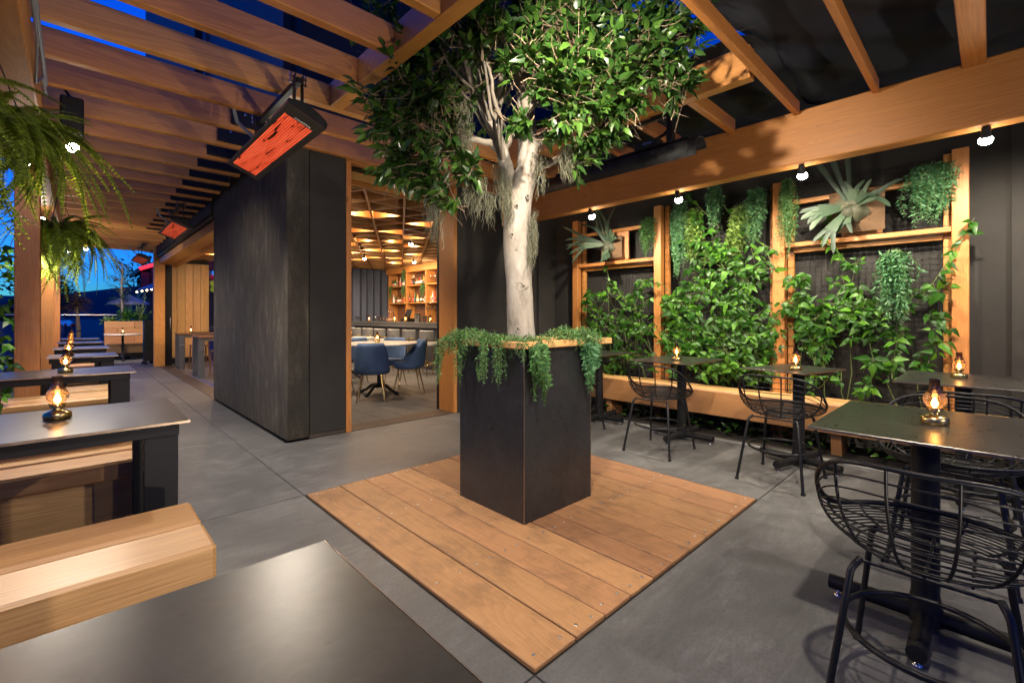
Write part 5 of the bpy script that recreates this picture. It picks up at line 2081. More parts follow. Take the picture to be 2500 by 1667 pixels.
for (x, y, tx, ty, tz, e, nm) in ((2.75, 6.75, 4.0, 7.7, .6, 110, 'just inside the doorway'), (5.2, 8.6, 6.3, 9.6, .9, 140, 'over the near bar stools'), (5.6, 11.6, 6.6, 12.4, 1.0, 150, 'over the far bar stools'),
                                   (5.4, 13.4, 5.3, 15.0, 1.3, 170, 'aimed at the navy curtain'), (7.0, 11.4, 8.3, 12.6, 1.9, 80, 'aimed at the bottle shelves'), (3.3, 9.4, 4.4, 10.2, .6, 130, 'over the deeper marble table')):
    bullet('added black spotlight under the lattice ceiling ' + nm, (x, y, 2.97), (tx, ty, tz), e, 130, 'spotlights under the lattice ceiling', .8, (1.0, .84, .64))  # one such track spot is known, these are added to brighten the room

bullet('added unseen uplight on the inner wall beside the doorway aimed across the lattice', (2.18, 6.5, 2.1), (5.5, 9.5, 3.2), 170, 110, 'spotlights under the lattice ceiling', .8, (1.0, .78, .5))  # added behind the jamb, unseen, to light the rib undersides
bullet('added unseen uplight on the inner wall farther from the doorway aimed across the lattice', (2.18, 9.6, 2.1), (6.0, 13.0, 3.2), 210, 110, 'spotlights under the lattice ceiling', .8, (1.0, .78, .5))  # second unseen lamp added for the deeper part of the lattice
# bar counter
bc = thing('bar_counter', 'long dark stone bar counter facing the doorway', 'bar counter', (6.9, 11, 0))
BOo = Vector((6.9, 11, 0))
board('counter_top', Vector((6.55, 7.0, 1.185)) - BOo, Vector((7.25, 14.6, 1.24)) - BOo, M['barstone'], bc, .004)
board('counter_edge', Vector((6.56, 7.0, 1.10)) - BOo, Vector((6.60, 14.6, 1.182)) - BOo, M['barstone'], bc, .002)
for k in range(8):
    board('front_panel', Vector((6.72, 7.0 + k * .95 + .004, 0.0)) - BOo, Vector((6.76, 7.95 + k * .95 - .004, 1.182)) - BOo, M['barfront'], bc, .003, axis=2)
m = MB()
m.tube([(6.62 - 6.9, -4, .22), (6.62 - 6.9, 3.6, .22)], .02, 8)
m.build('foot_rail', M['brass'], bc)

# back bar shelves
sh = thing('back_bar', 'fir back bar shelving filled with bottles and glasses', 'shelving', (8.2, 13, 0))
SO = Vector((8.2, 13, 0))


def spart(name, lo, hi, mats=FIR, b=.003, axis=None):
    return board(name, Vector(lo) - SO, Vector(hi) - SO, mats, sh, b, axis)


dv = [14.80, 13.62, 12.42, 11.25, 10.1]
spart('back_panel', (8.42, 10.1, 0), (8.44, 14.8, 3.08), BROWN, 0, axis=2)
for y in dv:
    spart('divider', (8.06, y - .03, .0), (8.41, y + .03, 2.86), axis=2)
for i in range(4):
    for z in (2.44, 1.86):
        spart('shelf', (8.07, dv[i + 1] + .032, z - .035), (8.41, dv[i] - .032, z))
spart('header', (8.04, 10.0, 2.865), (8.42, 14.95, 3.085))
spart('counter', (7.95, 10.1, .95), (8.41, 14.75, 1.0), M['barstone'])

bot_cols = {'amber': (0.22, 0.08, 0.02), 'green': (0.03, 0.10, 0.04), 'clear': (0.55, 0.56, 0.54), 'dark': (0.02, 0.015, 0.015), 'red': (0.35, 0.03, 0.02), 'golden': (0.5, 0.26, 0.05)}
bmat = {k: plain('bottle_' + k, v, 0.12, 0, 0.6) for k, v in bot_cols.items()}
labm = [plain('paper_label_a', (.7, .66, .55), .7), plain('paper_label_b', (.08, .08, .09), .7), plain('paper_label_c', (.55, .12, .08), .7)]
bot_me = []
for (r, h, nk) in ((.038, .30, .10), (.044, .27, .07), (.035, .33, .12), (.05, .24, .06)):
    m = MB()
    m.lathe([(r * .92, 0), (r, .01), (r, h - nk - .04), (r * .4, h - nk), (r * .36, h - .012), (r * .42, h)], 12)
    l_ = MB()
    l_.lathe([(r * 1.02, h * .16), (r * 1.02, h * .45)], 12, cap0=False, cap1=False)
    bot_me.append((m, l_))
bcache = {}


def bottle(loc, col, v, lab, label):
    key = (col, v, lab)
    if key not in bcache:
        bcache[key] = (bot_me[v][0].mesh('glass_bottle', bmat[col]), bot_me[v][1].mesh('paper_label', labm[lab]))
    o = link('bottle', bcache[key][0], None, loc)
    tag(o, label, 'bottle', 'bottles on the back bar shelves')
    link('paper_label', bcache[key][1], o)


bayn = ['first', 'second', 'third', 'fourth']
nth = ['first', 'second', 'third', 'fourth', 'fifth', 'sixth', 'seventh', 'eighth', 'ninth', 'tenth', 'eleventh', 'twelfth']
for i in range(3):
    for z, nm in ((2.442, 'upper'), (1.862, 'lower')):
        if i == 2 and nm == 'upper':
            continue
        for k in range(9):
            y = dv[i] - .13 - k * .115 + rnd.uniform(-.015, .015)
            col = rnd.choice(list(bot_cols))
            bottle((8.16 + rnd.uniform(-.04, .06), y, z), col, rnd.randrange(4), rnd.randrange(3),
                   f'{nth[k]} bottle from the left, {nm} shelf of the {bayn[i]} bar bay, {col} glass')


for k, (y, z) in enumerate(((14.55, 2.47), (13.68, 2.47), (12.5, 2.47), (13.66, 3.0))):
    trailing(f'{["thin", "long", "bushy", "small"][k]} green plant trailing over the {["left end of the back bar", "first back bar divider", "second back bar divider", "top of the first back bar divider"][k]}',
             falling((8.0, y, z), (7.98, y, z - .55), 10, .05), .06, M['trail'], 'shelf_plant', 'plant', 'plants trailing from the back bar', .03)


def glass_geo():
    m = MB()
    m.lathe([(.034, 0), (.034, .003), (.005, .008), (.004, .08), (.025, .10), (.040, .135), (.036, .18)], 12, cap0=True, cap1=False)
    return m.mesh('wine_glass', M['clear'])


wg = glass_geo()
for k in range(8):
    o = link('wine_glass', wg, None, (8.15, dv[2] - .16 - k * .12, 2.443))
    o.scale = (1.3, 1.3, 1.3)
    tag(o, f'{nth[k]} round wine glass from the left on the top shelf of the third bay', 'glass', 'glassware of the bar')
for r_, nmr in enumerate(('front', 'rear')):
    for k in range(10):
        o = link('wine_glass', wg, None, (7.95 + .16 * r_, dv[2] + .35 - k * .13, 1.80), (math.pi, 0, 0))
        tag(o, f'{nth[k]} stemmed glass from the left hanging upside down in the {nmr} rack under the shelf', 'glass', 'glassware of the bar')
rk = thing('glass_rack', 'black rail rack holding upside down stemmed glasses under the back bar shelf', 'rack', (8.03, 12.2, 1.8))
for x in (-.12, -.04, .04, .12):
    m = MB()
    m.box((x - .006, -1.0, .002), (x + .006, .7, .012))
    m.build('rail', M['frame'], rk)
for x in (-.1, .1):
    for y in (-.8, .5):
        m = MB()
        m.box((x - .004, y - .004, .0125), (x + .004, y + .004, .029))
        m.build('hanger', M['frame'], rk)
tum = MB()
tum.lathe([(.032, 0), (.036, .11), (.033, .108), (.030, .012)], 14, cap0=True, cap1=True)
tum_me = tum.mesh('tumbler', M['clear'])
for k, y in enumerate((14.45, 14.33, 13.15, 13.02, 12.88, 12.74, 10.6, 10.48, 10.36, 10.24)):
    o = link('tumbler', tum_me, None, (6.72 + .05 * (k % 2), y, 1.241))
    o.scale = (1.35, 1.35, 1.5)
    tag(o, f'{nth[k]} clear tumbler from the left standing on the bar counter', 'glass', 'glassware of the bar')
shk = MB()
shk.lathe([(.036, 0), (.045, .2), (.046, .2), (.044, .197)], 14)
shk_me = shk.mesh('shaker', M['chrome'])
for k, y in enumerate((10.95, 10.82, 9.9, 9.77)):
    o = link('shaker', shk_me, None, (6.8, y, 1.241), (0, 0, 0))
    o.scale = (1.1, 1.1, 1.2)
    tag(o, f'{nth[k]} steel cocktail shaker from the left on the bar counter', 'shaker', 'cocktail shakers on the bar')
for k, y in enumerate((13.55, 11.95, 11.35, 10.1)):
    dup(lamp0, (6.7, y, 1.241), k, f'{nth[k]} little oil lamp from the left on the bar counter', 'oil lamps inside the bar')
# cloche on a wooden stand
t = thing('glass_cloche', 'glass dome on a round wooden stand on the bar counter', 'cloche', (6.8, 12.35, 1.241))
m = MB()
m.lathe([(.13, 0), (.14, .02), (.14, .09), (.12, .10)], 20)
m.build('stand', BROWN[2], t)
m = MB()
m.lathe([(.10, .101), (.10, .26), (.085, .33), (.04, .37), (.012, .38), (.02, .40), (.016, .42)], 20, cap0=False)
m.build('dome', M['clear'], t)
t = thing('till', 'black till with a tilted screen on the bar counter', 'till', (6.95, 11.6, 1.241))
m = MB()
m.box((-.16, -.2, 0), (.16, .2, .10), .008)
m.build('cash_drawer', M['frame'], t)
m = MB()
m.box((-.012, -.14, -.11), (.012, .14, .11), .006)
m.build('screen', M['frame'], t, (0, 0, .26), (0, R(18), 0))
m = MB()
m.box((-.03, -.03, .10), (.03, .03, .2), .004)
m.build('neck', M['frame'], t)


def make_barstool(label, loc, rotz):
    t = thing('bar_stool', label, 'bar stool', loc, rotz, 'upholstered stools along the bar')
    m = MB()
    m.lathe([(.18, .70), (.215, .715), (.22, .765), (.19, .785), (.001, .79)], 20)
    m.build('seat', M['seatpale'], t)
    m = MB()
    n = 16
    vs, fs = [], []
    for i in range(n + 1):
        a = R(-78) + R(156) * i / n
        for (r, z) in ((.205, .86), (.24, .86), (.245, 1.05), (.21, 1.05)):
            vs.append((-math.cos(a) * r, math.sin(a) * r, z))
    for i in range(n):
        for q in range(4):
            q2 = (q + 1) % 4
            fs.append((i * 4 + q, i * 4 + q2, i * 4 + 4 + q2, i * 4 + 4 + q))
    fs += [(0, 1, 2, 3), (n * 4 + 3, n * 4 + 2, n * 4 + 1, n * 4)]
    m.add(vs, fs)
    m.build('backrest', M['vinyl'], t)
    for sx in (-1, 1):
        for sy in (-1, 1):
            m = MB()
            z1 = .90 if sx < 0 else .70
            m.tube([(sx * .20, sy * .17, 0), (sx * .18, sy * .155, z1)], .011, 8)
            m.build('leg', M['brass'], t)
    m = MB()
    m.tube([(.197, -.166, .26), (.197, .166, .26), (-.197, .166, .26), (-.197, -.166, .26)], .009, 6, closed=True)
    m.build('foot_rest', M['brass'], t)
    m = MB()
    m.tube([(-math.cos(a) * .228, math.sin(a) * .228, 1.056) for a in np.linspace(R(-78), R(78), 14)], .009, 6)
    m.build('top_piping', M['seatpale'], t)
    m = MB()
    m.tube([(-math.cos(a) * .232, math.sin(a) * .232, .845) for a in np.linspace(R(-78), R(78), 14)], .010, 6)
    m.build('back_rail', M['brass'], t)
    return t


bs = make_barstool('pale bar stool nearest the right door jamb', (6.05, 9.15, 0), 0)
for k, y in enumerate((9.98, 10.74, 11.48, 12.2, 12.92, 13.5)):
    dup(bs, (6.08, y, 0), 0, f'{["second", "third", "fourth", "fifth", "sixth", "seventh"][k]} pale bar stool counted from the right door jamb')


def round_table(label, loc, top_z, rad, topm, legs=4, group='round marble tables', base_m=None):
    t = thing('round_table', label, 'table', loc, 0, group)
    m = MB()
    m.lathe([(rad - .02, top_z - .03), (rad, top_z - .02), (rad, top_z - .004), (rad - .004, top_z)], 48)
    m.build('table_top', topm, t)
    m = MB()
    m.lathe([(.09, .12), (.06, .16), (.035, .22), (.032, .40), (.045, .44), (.032, .48), (.03, top_z - .08), (.08, top_z - .031)], 16)
    m.build('column', M['frame'], t)
    for k in range(legs):
        a = k * 2 * math.pi / legs + .5
        d = Vector((math.cos(a), math.sin(a), 0))
        m = MB()
        m.tube([d * .05 + Vector((0, 0, .17)), d * .16 + Vector((0, 0, .15)), d * .27 + Vector((0, 0, .07)), d * .36 + Vector((0, 0, .03))], [.034, .03, .024, .028], 8)
        m.lathe([(.02, 0), (.035, .01), (.03, .04), (.01, .05)], 10, tuple(d * .37))
        m.build('claw_foot', M['frame'], t)
    return t


round_table('round white marble table with a candle seen through the bar doorway', (3.97, 7.64, 0), .92, .68, M['marble'])
round_table('second white marble table deeper in the bar room behind the blue chairs', (4.45, 10.1, 0), .92, .60, M['marble'])
dup(lamp0, (3.98, 7.72, .921), 0, 'oil lamp on the round white marble table in the doorway', 'oil lamps inside the bar')
dup(lamp0, (4.52, 10.05, .921), 0, 'oil lamp on the deeper marble table at the left jamb', 'oil lamps inside the bar')


def make_chair(label, loc, rotz):
    t = thing('blue_chair', label, 'chair', loc, rotz, 'blue velvet dining chairs')
    m = MB()
    # seat pad, rounded
    N = 24

    def seat(u, v):
        a = u * 2 * math.pi
        e = .27 * (1 - .08 * math.cos(2 * a))
        prof = [(.0, .44), (.90, .445), (1.0, .47), (1.0, .53), (.93, .56), (0.0, .57)]
        k = v * (len(prof) - 1)
        i = min(int(k), len(prof) - 2)
        r = prof[i][0] + (prof[i + 1][0] - prof[i][0]) * (k - i)
        z = prof[i][1] + (prof[i + 1][1] - prof[i][1]) * (k - i)
        return (math.cos(a) * e * r + .02, math.sin(a) * e * r, z)
    m.grid(seat, N, 10)
    m.build('seat', M['velvet'], t)
    m = MB()
    n, h = 20, 8
    rings = []

    def back(i, j, inner):
        a = R(-112) + R(224) * i / n
        q_ = min(1, max(0, (R(112) - abs(a)) / R(58)))
        f = q_ * q_ * (3 - 2 * q_)
        top = .58 + .385 * f
        z = .47 + (top - .47) * j / h
        r = .285 - .035 * (j / h) * f - (0.035 if inner else 0) + (.01 if j in (0, h) else 0) * (1 if inner else -1)
        lean = .085 * (j / h) * f
        return (-math.cos(a) * r - lean, math.sin(a) * r * 1.0, z - (.012 if inner and j == h else 0))
    vs = [back(i, j, False) for j in range(h + 1) for i in range(n + 1)] + [back(i, j, True) for j in range(h + 1) for i in range(n + 1)]
    W = n + 1
    off = W * (h + 1)
    fs = []
    for j in range(h):
        for i in range(n):
            a = j * W + i
            fs.append((a + 1, a, a + W, a + W + 1))
            fs.append((off + a, off + a + 1, off + a + W + 1, off + a + W))
    for i in range(n):
        fs.append((h * W + i + 1, h * W + i, off + h * W + i, off + h * W + i + 1))
        fs.append((i, i + 1, off + i + 1, off + i))
    for j in range(h):
        fs.append((j * W, (j + 1) * W, off + (j + 1) * W, off + j * W))
        fs.append(((j + 1) * W + n, j * W + n, off + j * W + n, off + (j + 1) * W + n))
    m.add(vs, fs, True)
    m.build('backrest', M['velvet'], t)
    for sx in (-1, 1):
        for sy in (-1, 1):
            m = MB()
            m.tube([(sx * .15, sy * .15, .45), (sx * .245, sy * .225, 0)], [.016, .008], 8)
            m.build('leg', M['brass'], t)
    return t


def look(c, p):
    return math.atan2(p[1] - c[1], p[0] - c[0])


TC = (3.97, 7.64)
c0 = make_chair('blue velvet chair nearest the doorway with its back to the patio', (3.56, 7.10, 0), look((3.56, 7.10), TC) + .12)
for (x, y, l) in ((4.47, 7.45, 'blue velvet chair seen side on at the right of the marble table'), (4.55, 8.22, 'blue velvet chair behind the marble table facing the doorway'), (3.45, 8.3, 'blue velvet chair at the left of the marble table half behind the jamb')):
    dup(c0, (x, y, 0), look((x, y), TC), l)
dup(c0, (4.25, 9.25, 0), look((4.25, 9.25), (4.45, 10.1)), 'blue velvet chair with its back to us at the deeper marble table')

# tables and chairs seen through the long opening
for k, (y, l) in enumerate(((12.35, 'nearer'), (14.95, 'farther'))):
    t = thing('box_leg_table', f'{l} grey steel table inside the long corridor opening', 'table', (2.0, y, 0), 0, 'grey steel tables inside the corridor opening')
    m = MB()
    m.box((0, 0, .90), (1.5, .75, .935), .002)
    m.build('table_top', BROWN[0], t)
    greyp = plain('grey_steel_plate', (.11, .115, .125), .45, .4) if k == 0 else greyp
    for a, b_ in ((.02, .10), (.65, .73)):
        m = MB()
        m.box((.01, a, 0), (.13, b_, .898), .003)
        m.build('leg', greyp, t)
    m = MB()
    m.box((.131, .03, .83), (1.45, .05, .898), .002)
    m.build('apron', greyp, t)
    m = MB()
    m.tube([(.03, .015, .62), (.03, -.05, .62), (.11, -.05, .62), (.11, .015, .62)], .007, 6)
    m.build('bag_hook', M['chrome'], t)
    for j in range(2):
        c = thing('wooden_chair', f'brown wooden chair at the {l} corridor table, {["closer to", "farther from"][j]} the opening', 'chair', (2.42 + j * .55, y - .22, 0), R(90), 'brown wooden chairs inside the corridor opening')
        m = MB()
        m.box((-.2, -.2, .60), (.2, .2, .635), .012)
        m.build('seat', BROWN[1], c)
        for sx in (-1, 1):
            for sy in (-1, 1):
                m = MB()
                m.tube([(sx * .21, sy * .20, 0), (sx * .17, sy * .17, .60)] + ([(sx * .20, sy * .17, .98)] if sx < 0 else []), .016, 8)
                m.build('leg', BROWN[2], c)
        m = MB()
        m.grid(lambda u, v: (-.21 - .03 * math.sin(u * math.pi), -.2 + .4 * u, .86 + .13 * v), 8, 2)
        m.grid(lambda u, v: (-.19 - .03 * math.sin(u * math.pi), -.2 + .4 * u, .86 + .13 * v), 8, 2)
        m.build('back_rail', BROWN[1], c)
dup(lamp0, (2.32, 15.3, .936), 0, 'dark oil lamp on the farther grey steel corridor table', 'oil lamps inside the bar')
# little coloured window lights at the end of the room
for k, (z, c, nm) in enumerate(((2.68, (1, .02, .12), 'red'), (2.45, (.9, 1.0, .05), 'upper yellow'), (2.27, (.8, .9, .05), 'lower yellow'))):
    m = MB()
    m.lathe([(.001, -.05), (.05, -.04), (.09, 0), (.05, .04), (.001, .05)], 14)
    o = m.build('neon_lamp', mat_emit('neon_' + nm.replace(' ', '_'), c, 1.3), None, (3.22, 16.7, z), (R(80), 0, .3))
    tag(o, f'{nm} glowing lamp in the end window beside the board wall', 'lamp', 'coloured lamps in the end window')

# ================================================================== corridor end and street
t = thing('banquette', 'timber bench with a high plank back closing the end of the corridor', 'bench', (1.2, 19.9, 0))
BQ = Vector((1.2, 19.9, 0))
for i, (z0, z1) in enumerate(((.50, .75), (.755, 1.0), (1.005, 1.235))):
    cuts = [(.69, 1.02), (1.026, 1.95)] if i == 1 else [(.69, 1.45), (1.456, 1.95)]
    for a, b_ in cuts:
        board('back_plank', Vector((a, 20.05, z0)) - BQ, Vector((b_, 20.09, z1)) - BQ, BROWN if False else REDW, t, .004)
board('seat_board', Vector((.69, 19.55, .455)) - BQ, Vector((1.95, 20.045, .50)) - BQ, PALE, t, .006)
board('front_board', Vector((.69, 19.55, .20)) - BQ, Vector((1.95, 19.59, .452)) - BQ, PALE, t, .004)
board('plinth', Vector((.72, 19.68, 0)) - BQ, Vector((1.92, 19.72, .198)) - BQ, M['frame'], t, .003)
board('trough', Vector((.69, 20.095, 0)) - BQ, Vector((1.95, 20.75, 1.15)) - BQ, BROWN, t, .003, axis=0)
round_table('small white bistro table standing at the end of the corridor', (1.09, 19.05, 0), .84, .46, M['marble'], 3, None)
dup(lamp0, (1.09, 19.05, .841), 0, 'oil lamp on the white bistro table at the corridor end')
t = thing('steel_screen', 'free standing blackened steel screen beside the end post', 'screen', (1.57, 17.25, 0))
m = MB()
m.box((-.145, -.02, .07), (.145, .02, 1.29), .004)
m.build('panel', M['steel'], t, (0, 0, 0), (0, 0, R(35)))
for s_ in (-1, 1):
    m = MB()
    m.box((s_ * .12 - .02, -.09, .0), (s_ * .12 + .02, .09, .068), .004)
    m.build('foot', M['frame'], t, (0, 0, 0), (0, 0, R(35)))
    m = MB()
    m.box((s_ * .149 - .003, -.021, .07), (s_ * .149 + .003, .021, 1.29))
    m.build('bare_edge', M['chrome'], t, (0, 0, 0), (0, 0, R(35)))


def bush(name, label, cat, loc, rx, rz, n, s, mat, group=None, trunk=None, geos=None, shape=None):
    t = thing(name, label, cat, loc, 0, group)
    fr = []
    for k in range(n):
        a, b_, c = rnd.gauss(0, .42), rnd.gauss(0, .42), rnd.gauss(0, .42)
        p = Vector((a * rx, b_ * rx, rz + c * rz * .9))
        if p.z < .02:
            p.z = rnd.uniform(.02, rz)
        dv = Vector((a, b_, c + .2)) + rv(.5)
        fr.append(frame(dv, Vector((0, 0, 1)) + rv(.5), s * rnd.uniform(.7, 1.3), p))
    g_ = geos or [leaf_geo(1, .5, 3, .2, .2), leaf_geo(1, .36, 3, .2, .4)]
    tag(link('foliage', mass_mesh('foliage', g_, fr, mat), t), kind='stuff')
    if trunk:
        m = MB()
        m.tube([(0, 0, -loc[2] if False else 0), (.02, 0, rz * .6), (-.02, .01, rz * 1.2)], [trunk, trunk * .8, trunk * .4], 8)
        m.build('trunk', M['twig'], t)
    return t


# planting above the banquette
bush('shrub', 'bright leafy shrub in the middle of the trough behind the end bench', 'shrub', (1.30, 20.45, 1.15), .30, .26, 420, .10, M['vine'])
bush('shrub', 'dark low shrub at the right of the trough behind the end bench', 'shrub', (1.72, 20.5, 1.15), .30, .22, 380, .09, M['ficus'])
bush('shrub', 'pale succulent at the left of the trough behind the end bench', 'shrub', (.86, 20.4, 1.15), .18, .10, 120, .13, M['trail3'])
t = thing('papyrus', 'tuft of upright green reeds in the trough by the end post', 'reeds', (1.62, 20.3, 1.15))
for k in range(11):
    m = MB()
    a = rnd.uniform(0, 6.28)
    h = rnd.uniform(.5, 1.05)
    m.tube([(rnd.uniform(-.05, .05), 0, 0), (math.cos(a) * .06, math.sin(a) * .06, h * .5), (math.cos(a) * .17, math.sin(a) * .17, h)], [.009, .008, .004], 5)
    m.build('reed', M['stem'], t)
# small tree with a pale trunk
t = thing('young_tree', 'young feathery tree with a thin pale trunk behind the end bench', 'tree', (1.20, 21.3, 0))
m = MB()
m.tube([(0, 0, 0), (.02, 0, 1.2), (-.01, 0, 2.4), (.02, 0, 3.3)], [.05, .042, .034, .014], 10)
m.build('trunk', M['bark'], t)
fr = []
st = MB()
for k in range(46):
    z = rnd.uniform(1.6, 3.35)
    a = rnd.uniform(0, 6.28)
    L_ = rnd.uniform(.2, .45) * (1.0 - .12 * abs(z - 2.4))
    e = Vector((math.cos(a) * L_, math.sin(a) * L_, z + rnd.uniform(-.05, .22)))
    st.tube([(0, 0, z - .12), e * .5 + Vector((0, 0, z * .5)), e], [.012, .007, .003], 4)
    for q in range(34):
        p = Vector((0, 0, z)).lerp(e, rnd.uniform(.35, 1.1)) + rv(.055)
        fr.append(frame(Vector((math.cos(a), math.sin(a), -.4)) + rv(.6), Vector((0, 0, 1)) + rv(.5), rnd.uniform(.05, .09), p))
tag(link('foliage', mass_mesh('foliage', [leaf_geo(1, .3, 2, .1, .2)], fr, M['ficus']), t), kind='stuff')
st.build('branches', M['twig'], t)

dark = mat_leaf('far_leaf', (.022, .05, .018), (.04, .08, .025), .5, .1)


def far_tree(label, x, y, h, r, n=900, s=.45):
    t = thing('dark_tree', label, 'tree', (x, y, -.15), 0, 'dark trees across the street')
    m = MB()
    m.tube([(0, 0, 0), (.1, 0, h * .35), (0, 0, h * .75)], [.22, .17, .06], 8)
    for k in range(5):
        a = k * 1.26
        m.tube([(0, 0, h * .35), (math.cos(a) * r * .5, math.sin(a) * r * .5, h * .65)], [.09, .03], 6)
    m.build('trunk', M['twig'], t)
    cs = [Vector((rnd.uniform(-r, r) * .65, rnd.uniform(-r, r) * .65, h * rnd.uniform(.5, .92))) for _ in range(9)]
    fr = []
    for k in range(n):
        c = rnd.choice(cs)
        d = rv().normalized() * r * .42 * rnd.uniform(.5, 1.05)
        fr.append(frame(d + rv(.3), Vector((0, 0, 1)) + rv(.6), s * rnd.uniform(.6, 1.2), c + d))
    tag(link('crown', mass_mesh('crown', [leaf_geo(1, .5, 2, .2, .2)], fr, dark), t), kind='stuff')
    return t


far_tree('broad dark tree across the street left of the young tree', -4.5, 49, 4.9, 3.6)
far_tree('low dark tree across the street behind the parked cars', -12.2, 62, 3.9, 3.6)
far_tree('rounded dark tree just left of the young tree trunk', -1.6, 53, 4.6, 2.0)
far_tree('dark tree across the street behind the end post', 5.2, 46, 6.0, 3.0)
far_tree('dark tree at the far left edge behind the vine', -17.5, 46, 6.5, 3.5)
far_tree('tall dark tree behind the building end', 9.5, 60, 8.0, 4.0)
# spiky bronze palm and palm like plants
t = thing('spiky_palm', 'bronze spiky cordyline standing between the street sign and the young tree', 'palm', (.05, 23.2, -.15))
m = MB()
m.tube([(0, 0, 0), (.04, 0, 1.0), (0, 0, 1.9)], [.08, .07, .05], 8)
m.build('trunk', M['twig'], t)
br = mat_leaf('bronze_leaf', (.10, .055, .04), (.16, .10, .06), .5, .15)
fr = []
for k in range(260):
    d = Vector((rnd.gauss(0, 1), rnd.gauss(0, 1), rnd.uniform(-.5, 1.1))).normalized()
    fr.append(frame(d, Vector((0, 0, 1)) + rv(.3), rnd.uniform(.35, .55), Vector((0, 0, 2.0 + rnd.uniform(-.18, .25)))))
tag(link('foliage', mass_mesh('foliage', [leaf_geo(1, .06, 4, .2, .35)], fr, br), t), kind='stuff')

# umbrellas
def umbrella(label, x, y, z, r):
    t = thing('market_umbrella', label, 'umbrella', (x, y, -.15), 0, 'pale umbrellas of the neighbouring terrace')
    m = MB()
    m.tube([(0, 0, 0), (0, 0, z + .5 * r)], .03, 8)
    m.build('pole', M['chrome'], t)
    m = MB()
    n = 8
    vs = [(0, 0, z + .5 * r)]
    for k in range(n):
        a = k * 2 * math.pi / n
        vs.append((r * math.cos(a), r * math.sin(a), z))
        vs.append((r * .96 * math.cos(a + math.pi / n), r * .96 * math.sin(a + math.pi / n), z + .03))
    for k in range(2 * n):
        j = (k + 1) % (2 * n)
        m.add([vs[0], vs[1 + k], vs[1 + j], (vs[1 + j][0], vs[1 + j][1], vs[1 + j][2] - .10), (vs[1 + k][0], vs[1 + k][1], vs[1 + k][2] - .10)], [(0, 1, 2), (1, 4, 3, 2)])
    m.build('canopy', plain('umbrella_cloth', (.62, .60, .58), .85), t)
    for k in range(n):
        a = k * 2 * math.pi / n
        m = MB()
        m.tube([(0, 0, z + .46 * r), (r * .96 * math.cos(a), r * .96 * math.sin(a), z - .01)], .008, 4)
        m.build('rib', M['chrome'], t)
    return t


umbrella('near pale umbrella right of the young tree', 1.87, 28.6, 2.2, .78)
umbrella('farther pale umbrella half behind the end post', 4.0, 35.6, 3.2, 1.3)
# building with a red lit roof edge
t = thing('red_lit_building', 'dark building with a glowing red roof edge across the street', 'building', (7.6, 47, -.15))
m = MB()
m.box((-3.6, -2, 0), (4.6, 6, 5.0))
m.build('wall', M['panelgrey'], t)
m = MB()
m.prism([(-4.1, 4.95), (5, 8.9), (5, 9.25), (-4.1, 5.3)], 1, -2.6, 6.5)
m.build('roof', plain('red_roof', (.30, .02, .03), .6), t)
m = MB()
m.tube([(-4.1, -2.66, 5.15), (5, -2.66, 9.1)], .12, 8)
m.build('neon_tube', M['red_neon'], t)
for k in range(14):
    m = MB()
    x = -4.0 + k * .62
    z1 = 4.9 + (x + 4.1) * .434
    m.box((x, -2.55, z1 - 1.5), (x + .52, -2.5, z1 - .02))
    m.build('red_cladding', plain('red_cladding', (.35, .02, .04), .6) if k == 0 else bpy.data.materials['red_cladding'], t)
for k in range(3):
    m = MB()
    m.box((-3.2 + k * 2.2, -2.06, 1.2), (-1.9 + k * 2.2, -2.0, 2.6))
    w_ = m.build('window', M['blackgap'], t)
# string of terrace bulbs
t = thing('string_lights', 'short row of bright round bulbs under the farther umbrella', 'string lights', (2.0, 25.1, 2.48))
m = MB()
m.tube([(-.15, 0, .03), (.3, .3, .10), (.8, .7, .22)], .006, 4)
m.build('cable', M['wire'], t)
for k in range(5):
    m = MB()
    m.lathe([(.001, -.05), (.026, -.026), (.03, 0), (.015, .022)], 10)
    m.build('bulb', M['warm'], t, (-.1 + k * .18, .03 + k * .15, -.03 + k * .05))


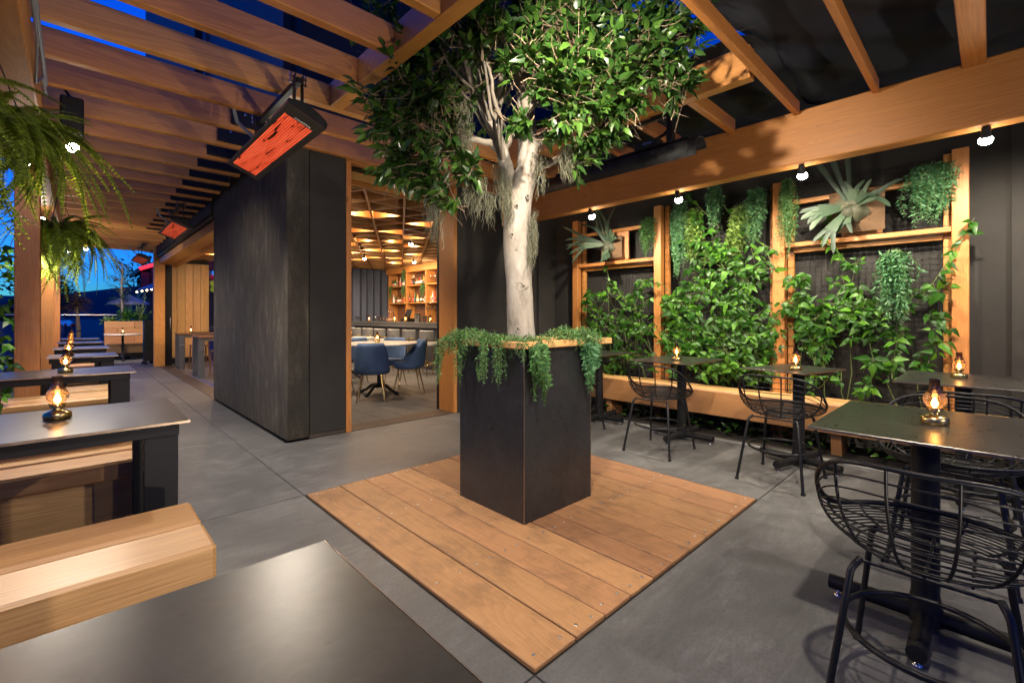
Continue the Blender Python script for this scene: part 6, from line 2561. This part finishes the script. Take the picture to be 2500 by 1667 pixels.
def car(label, loc, rotz, col):
    t = thing('parked_car', label, 'car', loc, rotz, 'cars parked along the street')
    m = MB()
    W = .95
    body = [(-2.3, .35), (2.3, .35), (2.35, .75), (2.15, .98), (1.1, 1.08), (-2.1, 1.10), (-2.32, .85)]
    m.prism(body, 1, -W, W)
    m.build('body', col, t)
    m = MB()
    a = [(1.05, 1.082), (.35, 1.66), (-1.45, 1.70), (-2.05, 1.10)]
    m.prism(a, 1, -W * .84, W * .84)
    m.build('cabin', M['frame'], t)
    m = MB()
    m.prism([(.35, 1.662), (.33, 1.72), (-1.43, 1.76), (-1.5, 1.702)], 1, -W * .82, W * .82)
    m.build('roof', col, t)
    for sx in (-1.4, 1.45):
        for sy in (-1, 1):
            w_ = MB()
            w_.lathe([(.2, -.1), (.36, -.1), (.37, -.06), (.37, .06), (.36, .1), (.2, .1)], 18)
            wo_ = w_.build('wheel', M['frame'], t, (sx, sy * (W - .06), .36), (R(90), 0, 0))
            r_ = MB()
            r_.lathe([(.19, -.102), (.15, -.09), (.03, -.105)], 14)
            r_.build('rim', M['chrome'], wo_)
    t.scale = (1.2, 1.2, 1.2)
    for sy in (-1, 1):
        m = MB()
        m.box((2.26, sy * .7 - .18, .72), (2.335, sy * .7 + .18, .88), .01)
        m.build('headlight', M['chrome'], t)
        m = MB()
        m.box((-2.345, sy * .76 - .12, .78), (-2.29, sy * .76 + .12, .98), .01)
        m.build('tail_light', plain('tail_lens', (.25, .01, .012), .25), t)
    return t


cpaint = plain('blue_grey_paint', (.10, .13, .20), .3, .2, coat=.5)
car('blue grey parked car nearer the timber posts', (-3.0, 35.0, -.15), R(172), cpaint)
car('darker parked car just behind the first one', (-2.9, 39.5, -.15), R(172), plain('dark_car_paint', (.05, .06, .10), .3, .2, coat=.5))
# street signs on a post
t = thing('street_sign', 'white speed sign above a second plate on a thin post by the street', 'sign', (-.95, 25.5, -.15))
m = MB()
m.tube([(0, 0, 0), (0, 0, 3.1)], .03, 8)
m.build('post', M['chrome'], t)
wht = plain('sign_white', (.62, .62, .64), .5)
for z0, z1, nm in ((2.42, 3.02, 'upper_plate'), (1.78, 2.34, 'lower_plate')):
    m = MB()
    m.box((-.26, -.045, z0), (.26, -.035, z1), .003)
    pl_ = m.build(nm, wht, t, (0, 0, 0), (0, 0, R(5)))
    if nm == 'upper_plate':
        lettering('sign_lettering', '5', .34, M['frame'], pl_, (.08, -.047, 2.62), (R(90), 0, 0))
# kerb line and low rail across the street
m = MB()
m.box((-40, 23.5, -.36), (12, 23.7, -.22))
tag(m.build('street_kerb', plain('pale_kerb', (.32, .32, .33), .7)), kind='structure')
t = thing('street_railing', 'low pale pipe rail between the corridor end and the street', 'railing', (-3.0, 21.5, -.15))
for x in (-4, -2, 0, 2, 4.3):
    m = MB()
    m.tube([(x, 0, 0), (x, 0, 1.58)], .02, 6)
    m.build('post', M['conduit'], t)
m = MB()
m.tube([(-4, 0, 1.6), (4.4, 0, 1.6)], .022, 6)
m.build('top_rail', M['chrome'], t)
